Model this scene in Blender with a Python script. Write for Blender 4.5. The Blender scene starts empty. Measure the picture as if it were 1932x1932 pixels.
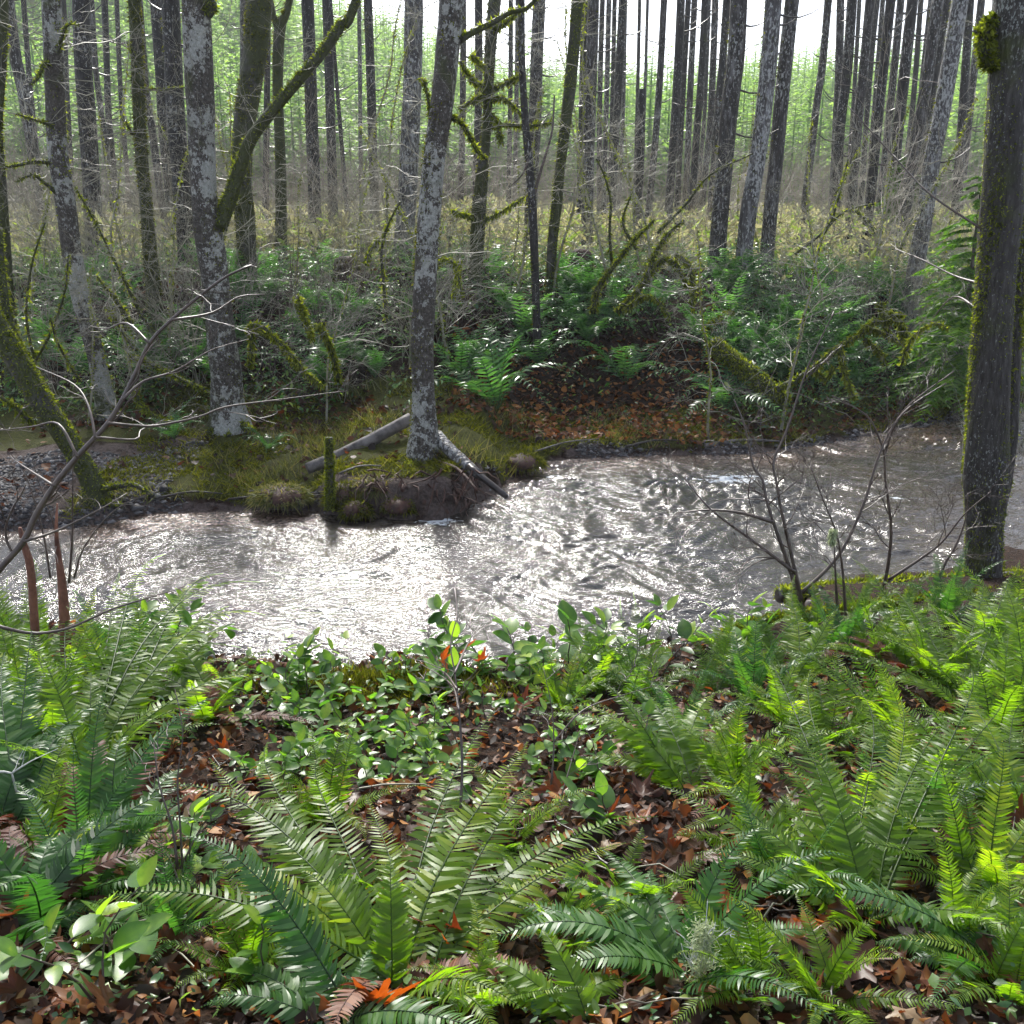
import bpy, math, random
import numpy as np
from mathutils import Vector, Matrix

S = bpy.context.scene
COL = S.collection
R_ = random.Random(7)
NR = np.random.default_rng(7)

# ------------------------------------------------------------------ camera, sky, sun, exposure
W = 1932.0                       # the photograph was measured on a 1932 px wide view
F = 0.981                        # focal length / frame width
CAM = np.array([0.0, 0.0, 4.0])
PITCH = math.radians(17.5)
cam_data = bpy.data.cameras.new("camera")
cam_data.sensor_width = 36.0
cam_data.lens = 36.0 * F
cam_data.clip_start = 0.05
cam_data.clip_end = 3000.0
cam = bpy.data.objects.new("camera", cam_data)
cam.location = CAM
cam.rotation_euler = (math.radians(90) - PITCH, 0, 0)
COL.objects.link(cam)
S.camera = cam

SUN_EL = math.radians(40)
SUN_AZ = math.radians(-12)       # measured from +Y, negative = to the left
world = bpy.data.worlds.new("World")
S.world = world
world.use_nodes = True
wn = world.node_tree.nodes
wl = world.node_tree.links
wn.clear()
sky = wn.new("ShaderNodeTexSky")
sky.sky_type = 'NISHITA'
sky.sun_disc = False
sky.sun_elevation = SUN_EL
sky.sun_rotation = SUN_AZ
sky.air_density = 0.7
sky.dust_density = 1.5
sky.ozone_density = 1.6
bg = wn.new("ShaderNodeBackground")
bg.inputs[1].default_value = 0.15
wo = wn.new("ShaderNodeOutputWorld")
hs = wn.new("ShaderNodeHueSaturation")       # thin high cloud: the blue of the clear sky washed out
hs.inputs['Saturation'].default_value = 0.5
wl.new(sky.outputs[0], hs.inputs['Color'])
wl.new(hs.outputs[0], bg.inputs[0])
wl.new(bg.outputs[0], wo.inputs[0])

sun_data = bpy.data.lights.new("sun", 'SUN')
sun_data.energy = 3.4
sun_data.angle = math.radians(10)
sun_data.color = (1.0, 0.97, 0.9)
sun = bpy.data.objects.new("sun", sun_data)
sd = Vector((math.sin(SUN_AZ) * math.cos(SUN_EL), math.cos(SUN_AZ) * math.cos(SUN_EL), math.sin(SUN_EL)))
sun.rotation_euler = sd.to_track_quat('Z', 'Y').to_euler()
sun.location = (0, 0, 60)
COL.objects.link(sun)

S.view_settings.view_transform = 'Standard'
S.view_settings.look = 'None'
S.view_settings.gamma = 1.0
S.view_settings.exposure = 1.4
S.cycles.use_denoising = True
S.cycles.max_bounces = 5
S.cycles.diffuse_bounces = 2
S.cycles.glossy_bounces = 2
S.cycles.transmission_bounces = 3
S.cycles.transparent_max_bounces = 8
S.cycles.caustics_reflective = False
S.cycles.caustics_refractive = False
S.cycles.sample_clamp_indirect = 6.0
S.cycles.use_adaptive_sampling = True
S.cycles.adaptive_threshold = 0.03

# ------------------------------------------------------------------ geometry helpers
def ray(px, py):
    x = (px / W - 0.5) / F
    y = (0.5 - py / W) / F
    s, c = math.sin(PITCH), math.cos(PITCH)
    return np.array([x, c + y * s, -s + y * c])

def P(px, py, Y):
    """world point where the sight line through a measured point crosses the upright plane at distance Y"""
    d = ray(px, py)
    return CAM + d * (Y / d[1])

def PZ(px, py, z=0.0):
    d = ray(px, py)
    return CAM + d * ((z - CAM[2]) / d[2])

def wid(w, p):
    """real width of something that measures w at world point p"""
    depth = p[1] * math.cos(PITCH) - (p[2] - CAM[2]) * math.sin(PITCH)
    return w / W / F * depth

_T = NR.random((256, 256))
def vn(x, y):
    x = np.asarray(x, float); y = np.asarray(y, float)
    xi = np.floor(x).astype(int); yi = np.floor(y).astype(int)
    fx = x - xi; fy = y - yi
    fx = fx * fx * (3 - 2 * fx); fy = fy * fy * (3 - 2 * fy)
    a = _T[xi & 255, yi & 255]; b = _T[(xi + 1) & 255, yi & 255]
    c = _T[xi & 255, (yi + 1) & 255]; d = _T[(xi + 1) & 255, (yi + 1) & 255]
    return (a * (1 - fx) + b * fx) * (1 - fy) + (c * (1 - fx) + d * fx) * fy

def fbm(x, y, o=4):
    s = 0; a = 0.5
    for k in range(o):
        s = s + a * vn(x * 2 ** k + 17.3 * k, y * 2 ** k + 9.1 * k); a *= 0.5
    return s / (1 - 0.5 ** o)

def sstep(a, b, x):
    t = np.clip((np.asarray(x, float) - a) / (b - a), 0, 1)
    return t * t * (3 - 2 * t)

class MB:
    """collects vertices and faces for ONE mesh"""
    def __init__(self):
        self.v = []; self.q = []; self.t = []; self.c = []; self.n = 0
    def add(self, v, q=None, t=None, tone=0.5):
        v = np.asarray(v, float).reshape(-1, 3)
        if q is not None and len(q): self.q.append(np.asarray(q, np.int64).reshape(-1, 4) + self.n)
        if t is not None and len(t): self.t.append(np.asarray(t, np.int64).reshape(-1, 3) + self.n)
        tone = np.broadcast_to(np.asarray(tone, float), (len(v),))
        self.v.append(v); self.c.append(tone); self.n += len(v)
    def mesh(self, name, mat, smooth=True, origin=None):
        me = bpy.data.meshes.new(name)
        v = np.concatenate(self.v) if self.v else np.zeros((0, 3))
        if origin is not None: v = v - np.asarray(origin)
        q = np.concatenate(self.q) if self.q else np.zeros((0, 4), np.int64)
        t = np.concatenate(self.t) if self.t else np.zeros((0, 3), np.int64)
        me.vertices.add(len(v)); me.vertices.foreach_set('co', v.astype(np.float32).ravel())
        loops = np.concatenate([q.ravel(), t.ravel()]).astype(np.int32)
        me.loops.add(len(loops)); me.loops.foreach_set('vertex_index', loops)
        starts = np.concatenate([np.arange(len(q)) * 4, len(q) * 4 + np.arange(len(t)) * 3]).astype(np.int32)
        me.polygons.add(len(starts)); me.polygons.foreach_set('loop_start', starts)
        me.update(calc_edges=True)
        if smooth: me.polygons.foreach_set('use_smooth', np.ones(len(starts), bool))
        at = me.attributes.new('tone', 'FLOAT', 'POINT')
        at.data.foreach_set('value', np.concatenate(self.c).astype(np.float32))
        me.materials.append(mat)
        return me
    def obj(self, name, mat, parent=None, smooth=True, origin=None):
        o = bpy.data.objects.new(name, self.mesh(name, mat, smooth, origin))
        COL.objects.link(o)
        if parent is not None: o.parent = parent
        return o

def tag(o, label, cat, group=None, kind=None):
    if label: o['label'] = label
    if cat: o['category'] = cat
    if group: o['group'] = group
    if kind: o['kind'] = kind
    return o

def thing(name, label, cat, loc, rz=0.0, group=None):
    o = bpy.data.objects.new(name, None)
    o.empty_display_size = 0.1
    o.location = loc; o.rotation_euler = (0, 0, rz)
    COL.objects.link(o)
    return tag(o, label, cat, group)

def dup(root, loc, rz=0.0, sc=1.0, label=None, group=None, tilt=(0, 0)):
    r = root.copy(); COL.objects.link(r)
    r.location = loc; r.rotation_euler = (tilt[0], tilt[1], rz); r.scale = (sc, sc, sc)
    if label: r['label'] = label
    if group: r['group'] = group
    for ch in list(root.children):
        c = ch.copy(); COL.objects.link(c); c.parent = r
    return r

def catmull(pts, step=0.25):
    p = np.asarray(pts, float)
    if len(p) < 3:
        n = max(2, int(np.linalg.norm(p[-1] - p[0]) / step) + 1)
        return p[0] + (p[-1] - p[0]) * np.linspace(0, 1, n)[:, None], np.linspace(0, len(p) - 1, n)
    e = np.vstack([2 * p[0] - p[1], p, 2 * p[-1] - p[-2]])
    out = []; par = []
    for i in range(len(p) - 1):
        a, b, c, d = e[i], e[i + 1], e[i + 2], e[i + 3]
        n = max(2, int(np.linalg.norm(c - b) / step) + 1)
        u = np.linspace(0, 1, n, endpoint=(i == len(p) - 2))[:, None]
        out.append(0.5 * (2 * b + (c - a) * u + (2 * a - 5 * b + 4 * c - d) * u ** 2 + (-a + 3 * b - 3 * c + d) * u ** 3))
        par.append(i + u[:, 0])
    return np.vstack(out), np.concatenate(par)

def frames(Pt):
    T = np.gradient(Pt, axis=0)
    T /= np.linalg.norm(T, axis=1, keepdims=True) + 1e-12
    ref = np.array([0, 1.0, 0]) if abs(T[0][1]) < 0.8 else np.array([1.0, 0, 0])
    N = np.zeros_like(Pt)
    n = ref - T[0] * ref.dot(T[0]); n /= np.linalg.norm(n)
    N[0] = n
    for i in range(1, len(Pt)):
        n = N[i - 1] - T[i] * N[i - 1].dot(T[i]); N[i] = n / (np.linalg.norm(n) + 1e-12)
    return T, N, np.cross(T, N)

def tube(mb, Pt, Rd, sides=8, rough=0.0, tone=0.5, caps=True, lobes=0.0):
    Pt = np.asarray(Pt, float); k = len(Pt)
    Rd = np.broadcast_to(np.asarray(Rd, float), (k,))
    T, N, B = frames(Pt)
    a = np.arange(sides) * 2 * math.pi / sides
    m = np.ones((k, sides))
    if rough > 0:
        ss = np.concatenate([[0], np.cumsum(np.linalg.norm(np.diff(Pt, axis=0), axis=1))])
        ox, oy = R_.uniform(0, 99), R_.uniform(0, 99)
        U = np.cos(a)[None, :] * 1.3 + ss[:, None] * 0.8 + ox
        V = np.sin(a)[None, :] * 1.3 + ss[:, None] * 0.5 + oy
        m += rough * (fbm(U, V, 3) - 0.5) * 2
        m += rough * 0.5 * (vn(U * 6, V * 3 + ss[:, None] * 5) - 0.5)
    ring = Pt[:, None, :] + (Rd[:, None] * m)[:, :, None] * (np.cos(a)[None, :, None] * N[:, None, :] + np.sin(a)[None, :, None] * B[:, None, :])
    i = np.arange(k - 1)[:, None] * sides; j = np.arange(sides)[None, :]; j2 = (j + 1) % sides
    q = np.stack([i + j, i + j2, i + sides + j2, i + sides + j], -1).reshape(-1, 4)
    v = ring.reshape(-1, 3); t = None
    if caps:
        v = np.vstack([v, Pt[0], Pt[-1]])
        jj = np.arange(sides); jn = (jj + 1) % sides
        t = np.vstack([np.stack([jn, jj, np.full(sides, k * sides)], -1),
                       np.stack([jj + (k - 1) * sides, jn + (k - 1) * sides, np.full(sides, k * sides + 1)], -1)])
    tn = tone if np.ndim(tone) == 0 else np.concatenate([np.repeat(tone, sides), [tone[0], tone[-1]] if caps else []])
    mb.add(v, q, t, tn)

def blades(mb, base, tip, width, tone, fold=None):
    """many narrow triangles base -> tip (vectorised)"""
    n = len(base)
    d = tip - base
    s = np.cross(d, NR.normal(size=(n, 3)))
    s /= np.linalg.norm(s, axis=1, keepdims=True) + 1e-9
    w = np.broadcast_to(np.asarray(width, float), (n,))[:, None]
    v = np.stack([base - s * w, base + s * w, tip], 1).reshape(-1, 3)
    mb.add(v, t=np.arange(3 * n).reshape(-1, 3), tone=np.repeat(np.broadcast_to(tone, (n,)), 3))

def moss_tufts(mb, Pt, Rd, n, size, toward=None, bias=0.3, hang=0.0, patch=1.5, cut=0.45, lo=0.0, hi=1.0):
    """short moss blades growing out of a limb, in patches, thicker on the side that `toward` points to"""
    Pt = np.asarray(Pt, float); k = len(Pt)
    Rd = np.broadcast_to(np.asarray(Rd, float), (k,))
    T, N, B = frames(Pt)
    m = n * 4
    u = NR.uniform(lo, hi, m) * (k - 1); i = np.minimum(u.astype(int), k - 2); f = (u - i)[:, None]
    ang = NR.uniform(0, 2 * math.pi, m)
    c = Pt[i] * (1 - f) + Pt[i + 1] * f
    r = (Rd[i] * (1 - f[:, 0]) + Rd[i + 1] * f[:, 0])
    nv = np.cos(ang)[:, None] * N[i] + np.sin(ang)[:, None] * B[i]
    keep = np.ones(m, bool)
    if toward is not None:
        t = np.asarray(toward, float); t = t / np.linalg.norm(t)
        keep &= (nv @ t) > NR.uniform(-1, 1, m) * (1 - bias) + bias - 0.35
    off = R_.uniform(0, 90)
    keep &= fbm(c[:, 2] * patch + c[:, 0] * patch * 0.7 + off, ang * 0.6 + off, 3) > cut
    idx = np.nonzero(keep)[0][:n]
    c, r, nv = c[idx], r[idx], nv[idx]
    base = c + nv * (r * 0.97)[:, None]
    L = size * NR.uniform(0.4, 1.3, len(idx))
    d = nv + NR.normal(size=nv.shape) * 0.45
    d[:, 2] -= hang * NR.uniform(0, 1.6, len(idx))
    d /= np.linalg.norm(d, axis=1, keepdims=True)
    blades(mb, base, base + d * L[:, None], L * 0.28, NR.uniform(0, 1, len(idx)))

# ------------------------------------------------------------------ materials
def nodes_of(name):
    m = bpy.data.materials.new(name); m.use_nodes = True
    nt = m.node_tree; nt.nodes.clear()
    def N(t, **kw):
        n = nt.nodes.new(t)
        for k, v in kw.items():
            if k.startswith('i_'):
                key = k[2:]
                n.inputs[int(key) if key.isdigit() else key].default_value = v
            else: setattr(n, k, v)
        return n
    return m, nt, N, nt.links.new

def ramp(N, stops, interp='LINEAR'):
    r = N('ShaderNodeValToRGB'); cr = r.color_ramp; cr.interpolation = interp
    while len(cr.elements) > 1: cr.elements.remove(cr.elements[0])
    for i, (p, c) in enumerate(stops):
        e = cr.elements[0] if i == 0 else cr.elements.new(p)
        e.position = p; e.color = (*c, 1)
    return r

def leafy(name, stops, rough=0.4, transl=0.45, tcol=(1.0, 1.25, 0.5), spec=0.5, objvar=0.25, noise=0.0, nscale=8):
    """thin leaf: glossy coat over a colour picked by the per-leaf tone, part of the light passes through"""
    m, nt, N, L = nodes_of(name)
    at = N('ShaderNodeAttribute', attribute_name='tone')
    oi = N('ShaderNodeObjectInfo')
    ad = N('ShaderNodeMath', operation='MULTIPLY_ADD'); ad.inputs[1].default_value = objvar
    L(oi.outputs['Random'], ad.inputs[0]); 
    sb = N('ShaderNodeMath', operation='SUBTRACT'); sb.inputs[1].default_value = objvar / 2
    L(at.outputs['Fac'], sb.inputs[0]); L(sb.outputs[0], ad.inputs[2])
    fac = ad.outputs[0]
    if noise > 0:
        tc = N('ShaderNodeTexCoord'); nz = N('ShaderNodeTexNoise', i_Scale=nscale, i_Detail=4.0)
        L(tc.outputs['Object'], nz.inputs['Vector'])
        ma = N('ShaderNodeMath', operation='MULTIPLY_ADD'); ma.inputs[1].default_value = noise
        s2 = N('ShaderNodeMath', operation='SUBTRACT'); s2.inputs[1].default_value = noise / 2
        L(nz.outputs[0], ma.inputs[0]); L(fac, s2.inputs[0]); L(s2.outputs[0], ma.inputs[2]); fac = ma.outputs[0]
    r = ramp(N, stops); L(fac, r.inputs[0])
    b = N('ShaderNodeBsdfPrincipled', i_Roughness=rough)
    b.inputs['Specular IOR Level'].default_value = spec
    L(r.outputs[0], b.inputs['Base Color'])
    out = N('ShaderNodeOutputMaterial')
    if transl > 0:
        mul = N('ShaderNodeMix', data_type='RGBA', blend_type='MULTIPLY'); mul.inputs[0].default_value = 1
        L(r.outputs[0], mul.inputs[6]); mul.inputs[7].default_value = (*[c * 1.6 for c in tcol], 1)
        tr = N('ShaderNodeBsdfTranslucent'); L(mul.outputs[2], tr.inputs[0])
        mx = N('ShaderNodeMixShader', i_0=transl); L(b.outputs[0], mx.inputs[1]); L(tr.outputs[0], mx.inputs[2])
        L(mx.outputs[0], out.inputs[0])
    else: L(b.outputs[0], out.inputs[0])
    return m

def bark(name, dark, mid, light, lichen=0.35, lcol=(0.42, 0.45, 0.44), moss=0.4, mcol=(0.05, 0.06, 0.008), fissure=1.0, sc=1.0, rough=0.6, fleck=0.0, fcol=(0.4, 0.41, 0.4)):
    m, nt, N, L = nodes_of(name)
    tc = N('ShaderNodeTexCoord'); oi = N('ShaderNodeObjectInfo')
    of = N('ShaderNodeVectorMath', operation='SCALE'); of.inputs[0].default_value = (37, 51, 13); L(oi.outputs['Random'], of.inputs['Scale'])
    av = N('ShaderNodeVectorMath', operation='ADD'); L(tc.outputs['Object'], av.inputs[0]); L(of.outputs[0], av.inputs[1])
    mp = N('ShaderNodeMapping'); mp.inputs['Scale'].default_value = (1, 1, 0.22 if fissure > 0.5 else 0.8); L(av.outputs[0], mp.inputs[0])
    fi = N('ShaderNodeTexNoise', i_Scale=16 * sc, i_Detail=6.0, i_Roughness=0.65); L(mp.outputs[0], fi.inputs['Vector'])
    vo = N('ShaderNodeTexVoronoi', feature='DISTANCE_TO_EDGE', i_Scale=14 * sc); L(mp.outputs[0], vo.inputs['Vector'])
    r1 = ramp(N, [(0.3, dark), (0.52, mid), (0.72, light)]); L(fi.outputs[0], r1.inputs[0])
    # crusts of pale lichen
    ln = N('ShaderNodeTexNoise', i_Scale=5.5 * sc, i_Detail=8.0, i_Roughness=0.72); L(av.outputs[0], ln.inputs['Vector'])
    lb = N('ShaderNodeTexNoise', i_Scale=0.9, i_Detail=2.0); L(av.outputs[0], lb.inputs['Vector'])
    la = N('ShaderNodeMath', operation='MULTIPLY_ADD'); la.inputs[1].default_value = 0.9; L(lb.outputs[0], la.inputs[0]); L(ln.outputs[0], la.inputs[2])
    t0 = 1.42 - lichen * 0.38
    lr = ramp(N, [(t0 - 0.25 + 0.0, (0, 0, 0)), (t0 - 0.22, (1, 1, 1))]); L(la.outputs[0], lr.inputs[0])
    m1 = N('ShaderNodeMix', data_type='RGBA'); L(lr.outputs[0], m1.inputs[0]); L(r1.outputs[0], m1.inputs[6])
    lc = ramp(N, [(0.3, tuple(c * 0.45 for c in lcol)), (0.7, lcol)]); L(fi.outputs[0], lc.inputs[0]); L(lc.outputs[0], m1.inputs[7])
    if fleck > 0:                                                    # small pale bark scales and lichen specks
        fm = N('ShaderNodeMapping'); fm.inputs['Scale'].default_value = (1, 1, 0.5); L(av.outputs[0], fm.inputs[0])
        fn = N('ShaderNodeTexNoise', i_Scale=34 * sc, i_Detail=3.0, i_Roughness=0.6); L(fm.outputs[0], fn.inputs['Vector'])
        fs = N('ShaderNodeMath', operation='MULTIPLY_ADD'); fs.inputs[1].default_value = 0.35; L(lb.outputs[0], fs.inputs[0]); L(fn.outputs[0], fs.inputs[2])
        fk = ramp(N, [(0.86 - 0.22 * fleck, (0, 0, 0)), (0.93 - 0.22 * fleck, (1, 1, 1))]); L(fs.outputs[0], fk.inputs[0])
        m0 = N('ShaderNodeMix', data_type='RGBA'); L(fk.outputs[0], m0.inputs[0]); L(m1.outputs[2], m0.inputs[6]); m0.inputs[7].default_value = (*fcol, 1); m1 = m0
    # flat moss film
    mn = N('ShaderNodeTexNoise', i_Scale=1.6, i_Detail=6.0, i_Roughness=0.6); mo = N('ShaderNodeVectorMath', operation='ADD')
    mo.inputs[1].default_value = (5, 9, 2); L(av.outputs[0], mo.inputs[0]); L(mo.outputs[0], mn.inputs['Vector'])
    mr = ramp(N, [(0.72 - moss * 0.4, (0, 0, 0)), (0.82 - moss * 0.4, (1, 1, 1))]); L(mn.outputs[0], mr.inputs[0])
    m2 = N('ShaderNodeMix', data_type='RGBA'); L(mr.outputs[0], m2.inputs[0]); L(m1.outputs[2], m2.inputs[6])
    mc = ramp(N, [(0.35, tuple(c * 0.5 for c in mcol)), (0.7, mcol)]); L(fi.outputs[0], mc.inputs[0]); L(mc.outputs[0], m2.inputs[7])
    # height
    h1 = N('ShaderNodeMath', operation='MINIMUM'); h1.inputs[1].default_value = 0.25; L(vo.outputs['Distance'], h1.inputs[0])
    h2 = N('ShaderNodeMath', operation='MULTIPLY_ADD'); h2.inputs[1].default_value = 2.2 * fissure; L(h1.outputs[0], h2.inputs[0]); L(fi.outputs[0], h2.inputs[2])
    bp = N('ShaderNodeBump', i_Strength=0.9, i_Distance=0.03); L(h2.outputs[0], bp.inputs['Height'])
    b = N('ShaderNodeBsdfPrincipled', i_Roughness=rough); L(m2.outputs[2], b.inputs['Base Color']); L(bp.outputs[0], b.inputs['Normal'])
    b.inputs['Specular IOR Level'].default_value = 0.4
    out = N('ShaderNodeOutputMaterial'); L(b.outputs[0], out.inputs[0])
    return m

def plain(name, c1, c2, scale=12, rough=0.6, bump=0.3, spec=0.4):
    m, nt, N, L = nodes_of(name)
    tc = N('ShaderNodeTexCoord'); nz = N('ShaderNodeTexNoise', i_Scale=scale, i_Detail=6.0, i_Roughness=0.65); L(tc.outputs['Object'], nz.inputs['Vector'])
    r = ramp(N, [(0.32, c1), (0.68, c2)]); L(nz.outputs[0], r.inputs[0])
    bp = N('ShaderNodeBump', i_Strength=bump, i_Distance=0.02); L(nz.outputs[0], bp.inputs['Height'])
    b = N('ShaderNodeBsdfPrincipled', i_Roughness=rough); L(r.outputs[0], b.inputs['Base Color']); L(bp.outputs[0], b.inputs['Normal'])
    b.inputs['Specular IOR Level'].default_value = spec
    out = N('ShaderNodeOutputMaterial'); L(b.outputs[0], out.inputs[0])
    return m

M = {}
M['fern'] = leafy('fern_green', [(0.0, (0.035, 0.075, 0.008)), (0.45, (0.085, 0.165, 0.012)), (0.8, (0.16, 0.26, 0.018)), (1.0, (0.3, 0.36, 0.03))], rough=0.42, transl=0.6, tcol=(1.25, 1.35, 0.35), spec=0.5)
M['fern_shade'] = leafy('fern_bluegreen_shade', [(0.0, (0.016, 0.05, 0.012)), (0.5, (0.042, 0.12, 0.024)), (1.0, (0.10, 0.2, 0.035))], rough=0.4, transl=0.45, spec=0.5)  # darker copy of the fern green, shade put into the leaf colour
M['fern_far'] = leafy('fern_far_bank', [(0.0, (0.03, 0.085, 0.025)), (0.5, (0.07, 0.17, 0.05)), (1.0, (0.16, 0.29, 0.09))], rough=0.32, transl=0.45, spec=0.7)  # lighter fern copy; light put into the colour to lift the far bank
M['fern_pale'] = leafy('fern_yellowgreen', [(0.0, (0.05, 0.11, 0.012)), (0.5, (0.11, 0.19, 0.02)), (1.0, (0.24, 0.29, 0.03))], rough=0.4, transl=0.5)  # own colour of lady ferns; on terrace ferns, sunlight put into the colour
M['fern_dead'] = leafy('fern_withered', [(0.0, (0.035, 0.012, 0.008)), (0.6, (0.10, 0.03, 0.015)), (1.0, (0.2, 0.08, 0.03))], rough=0.6, transl=0.3, tcol=(1.2, 0.8, 0.5))
M['rachis'] = plain('fern_stalk', (0.05, 0.04, 0.015), (0.09, 0.10, 0.025), 20, 0.5)
M['salal'] = leafy('salal_leaf', [(0.0, (0.03, 0.085, 0.018)), (0.5, (0.07, 0.16, 0.025)), (0.85, (0.14, 0.26, 0.03)), (1.0, (0.28, 0.38, 0.04))], rough=0.36, transl=0.45, spec=0.5, noise=0.3, nscale=60)
M['maple_brown'] = leafy('maple_leaf_brown', [(0.0, (0.032, 0.011, 0.007)), (0.5, (0.10, 0.034, 0.014)), (1.0, (0.22, 0.09, 0.035))], rough=0.42, transl=0.3, tcol=(1.4, 0.7, 0.35), objvar=0.7, noise=0.5, nscale=14, spec=0.3)
M['maple_orange'] = leafy('maple_leaf_orange', [(0.0, (0.09, 0.022, 0.008)), (0.5, (0.24, 0.065, 0.012)), (1.0, (0.42, 0.16, 0.03))], rough=0.42, transl=0.4, tcol=(1.3, 0.8, 0.35), objvar=0.5, noise=0.5, nscale=14)
M['maple_tan'] = leafy('maple_leaf_tan', [(0.0, (0.14, 0.09, 0.06)), (0.5, (0.28, 0.19, 0.11)), (1.0, (0.42, 0.32, 0.2))], rough=0.5, transl=0.35, tcol=(1.1, 0.9, 0.6), objvar=0.5, noise=0.5, nscale=14)
M['litter'] = leafy('leaf_litter_colours', [(0.0, (0.014, 0.008, 0.005)), (0.4, (0.06, 0.024, 0.011)), (0.7, (0.16, 0.06, 0.02)), (0.9, (0.32, 0.14, 0.035)), (1.0, (0.36, 0.25, 0.12))], rough=0.55, transl=0.25, tcol=(1.3, 0.8, 0.5), spec=0.25)
M['herb'] = leafy('ground_herb', [(0.0, (0.02, 0.06, 0.02)), (0.5, (0.055, 0.13, 0.04)), (0.85, (0.12, 0.2, 0.045)), (1.0, (0.28, 0.34, 0.09))], rough=0.32, transl=0.42, spec=0.7)
M['moss'] = leafy('moss_bright', [(0.0, (0.05, 0.065, 0.009)), (0.5, (0.125, 0.15, 0.017)), (1.0, (0.27, 0.30, 0.04))], rough=0.8, transl=0.5, tcol=(1.1, 1.15, 0.4), spec=0.15)
M['moss_dark'] = leafy('moss_olive', [(0.0, (0.03, 0.034, 0.006)), (0.5, (0.08, 0.088, 0.01)), (1.0, (0.19, 0.19, 0.022))], rough=0.8, transl=0.4, tcol=(1.1, 1.15, 0.4), spec=0.15)
M['grass'] = leafy('grass_blades', [(0.0, (0.05, 0.06, 0.015)), (0.5, (0.11, 0.13, 0.03)), (1.0, (0.28, 0.24, 0.1))], rough=0.6, transl=0.4, tcol=(1.1, 1.1, 0.5))
M['needle'] = leafy('conifer_needles', [(0.0, (0.10, 0.17, 0.045)), (0.5, (0.17, 0.27, 0.07)), (1.0, (0.28, 0.37, 0.11))], rough=0.6, transl=0.55, tcol=(1.05, 1.2, 0.65), objvar=0.5)
M['needle_near'] = leafy('hemlock_needles', [(0.0, (0.03, 0.075, 0.012)), (0.5, (0.07, 0.14, 0.018)), (1.0, (0.14, 0.22, 0.03))], rough=0.5, transl=0.5, objvar=0.1)
M['alder'] = bark('alder_bark', (0.016, 0.012, 0.009), (0.055, 0.045, 0.036), (0.16, 0.145, 0.125), lichen=0.52, lcol=(0.42, 0.42, 0.38), moss=0.36, fissure=0.3, sc=1.6, fleck=0.4)
M['alder_mossy'] = bark('mossy_bark', (0.02, 0.018, 0.014), (0.05, 0.046, 0.038), (0.09, 0.09, 0.08), lichen=0.2, moss=0.85, fissure=0.3)
M['fir'] = bark('fir_bark', (0.010, 0.008, 0.007), (0.034, 0.028, 0.026), (0.2, 0.19, 0.19), lichen=0.40, lcol=(0.34, 0.36, 0.35), moss=0.1, fissure=1.2, sc=0.8, fleck=0.55, fcol=(0.3, 0.3, 0.29))
M['fir_grey'] = bark('fir_bark_grey', (0.02, 0.017, 0.017), (0.075, 0.068, 0.068), (0.36, 0.36, 0.37), lichen=0.38, lcol=(0.45, 0.47, 0.46), moss=0.1, fissure=1.4, sc=0.8, fleck=0.72, fcol=(0.34, 0.34, 0.33))
M['alder_rim'] = bark('alder_bark_dark', (0.012, 0.010, 0.009), (0.035, 0.03, 0.027), (0.08, 0.075, 0.07), lichen=0.34, lcol=(0.34, 0.37, 0.36), moss=0.40, fissure=0.6, sc=1.9, fleck=0.3, fcol=(0.26, 0.28, 0.26))
M['dry'] = leafy('dry_weeds', [(0.0, (0.12, 0.12, 0.04)), (0.4, (0.28, 0.26, 0.14)), (0.75, (0.42, 0.39, 0.26)), (0.9, (0.32, 0.40, 0.08)), (1.0, (0.22, 0.36, 0.06))], rough=0.7, transl=0.4, tcol=(1.05, 1.05, 0.8))
M['fir_dark'] = bark('fir_bark_dark', (0.006, 0.005, 0.0045), (0.018, 0.014, 0.013), (0.06, 0.054, 0.052), lichen=0.34, lcol=(0.2, 0.22, 0.21), moss=0.2, fissure=1.0, sc=0.8, fleck=0.4, fcol=(0.26, 0.26, 0.25))
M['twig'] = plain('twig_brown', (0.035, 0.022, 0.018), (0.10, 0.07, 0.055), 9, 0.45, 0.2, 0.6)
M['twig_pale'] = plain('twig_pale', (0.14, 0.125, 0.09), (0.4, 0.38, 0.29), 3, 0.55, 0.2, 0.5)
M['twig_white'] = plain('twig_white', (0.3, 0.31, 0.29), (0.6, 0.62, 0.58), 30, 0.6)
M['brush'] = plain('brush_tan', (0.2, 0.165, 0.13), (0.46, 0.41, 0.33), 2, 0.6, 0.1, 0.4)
M['log'] = plain('weathered_wood', (0.035, 0.028, 0.026), (0.19, 0.17, 0.16), 7, 0.6, 0.6)
M['log_dark'] = plain('wet_wood', (0.012, 0.009, 0.008), (0.05, 0.035, 0.03), 8, 0.35, 0.6, 0.6)
M['rot'] = plain('rotten_wood', (0.02, 0.01, 0.008), (0.10, 0.045, 0.03), 9, 0.7, 0.8)
M['pebble'] = leafy('pebble_greys', [(0.0, (0.03, 0.028, 0.03)), (0.6, (0.10, 0.095, 0.095)), (1.0, (0.24, 0.23, 0.23))], rough=0.65, transl=0, spec=0.25)
M['rot_red'] = plain('splintered_red_wood', (0.07, 0.025, 0.015), (0.3, 0.13, 0.08), 10, 0.7, 0.8)
M['lichen'] = leafy('beard_lichen', [(0.0, (0.2, 0.24, 0.15)), (1.0, (0.45, 0.5, 0.33))], rough=0.8, transl=0.35, tcol=(1, 1, 0.8), spec=0.2)
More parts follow.
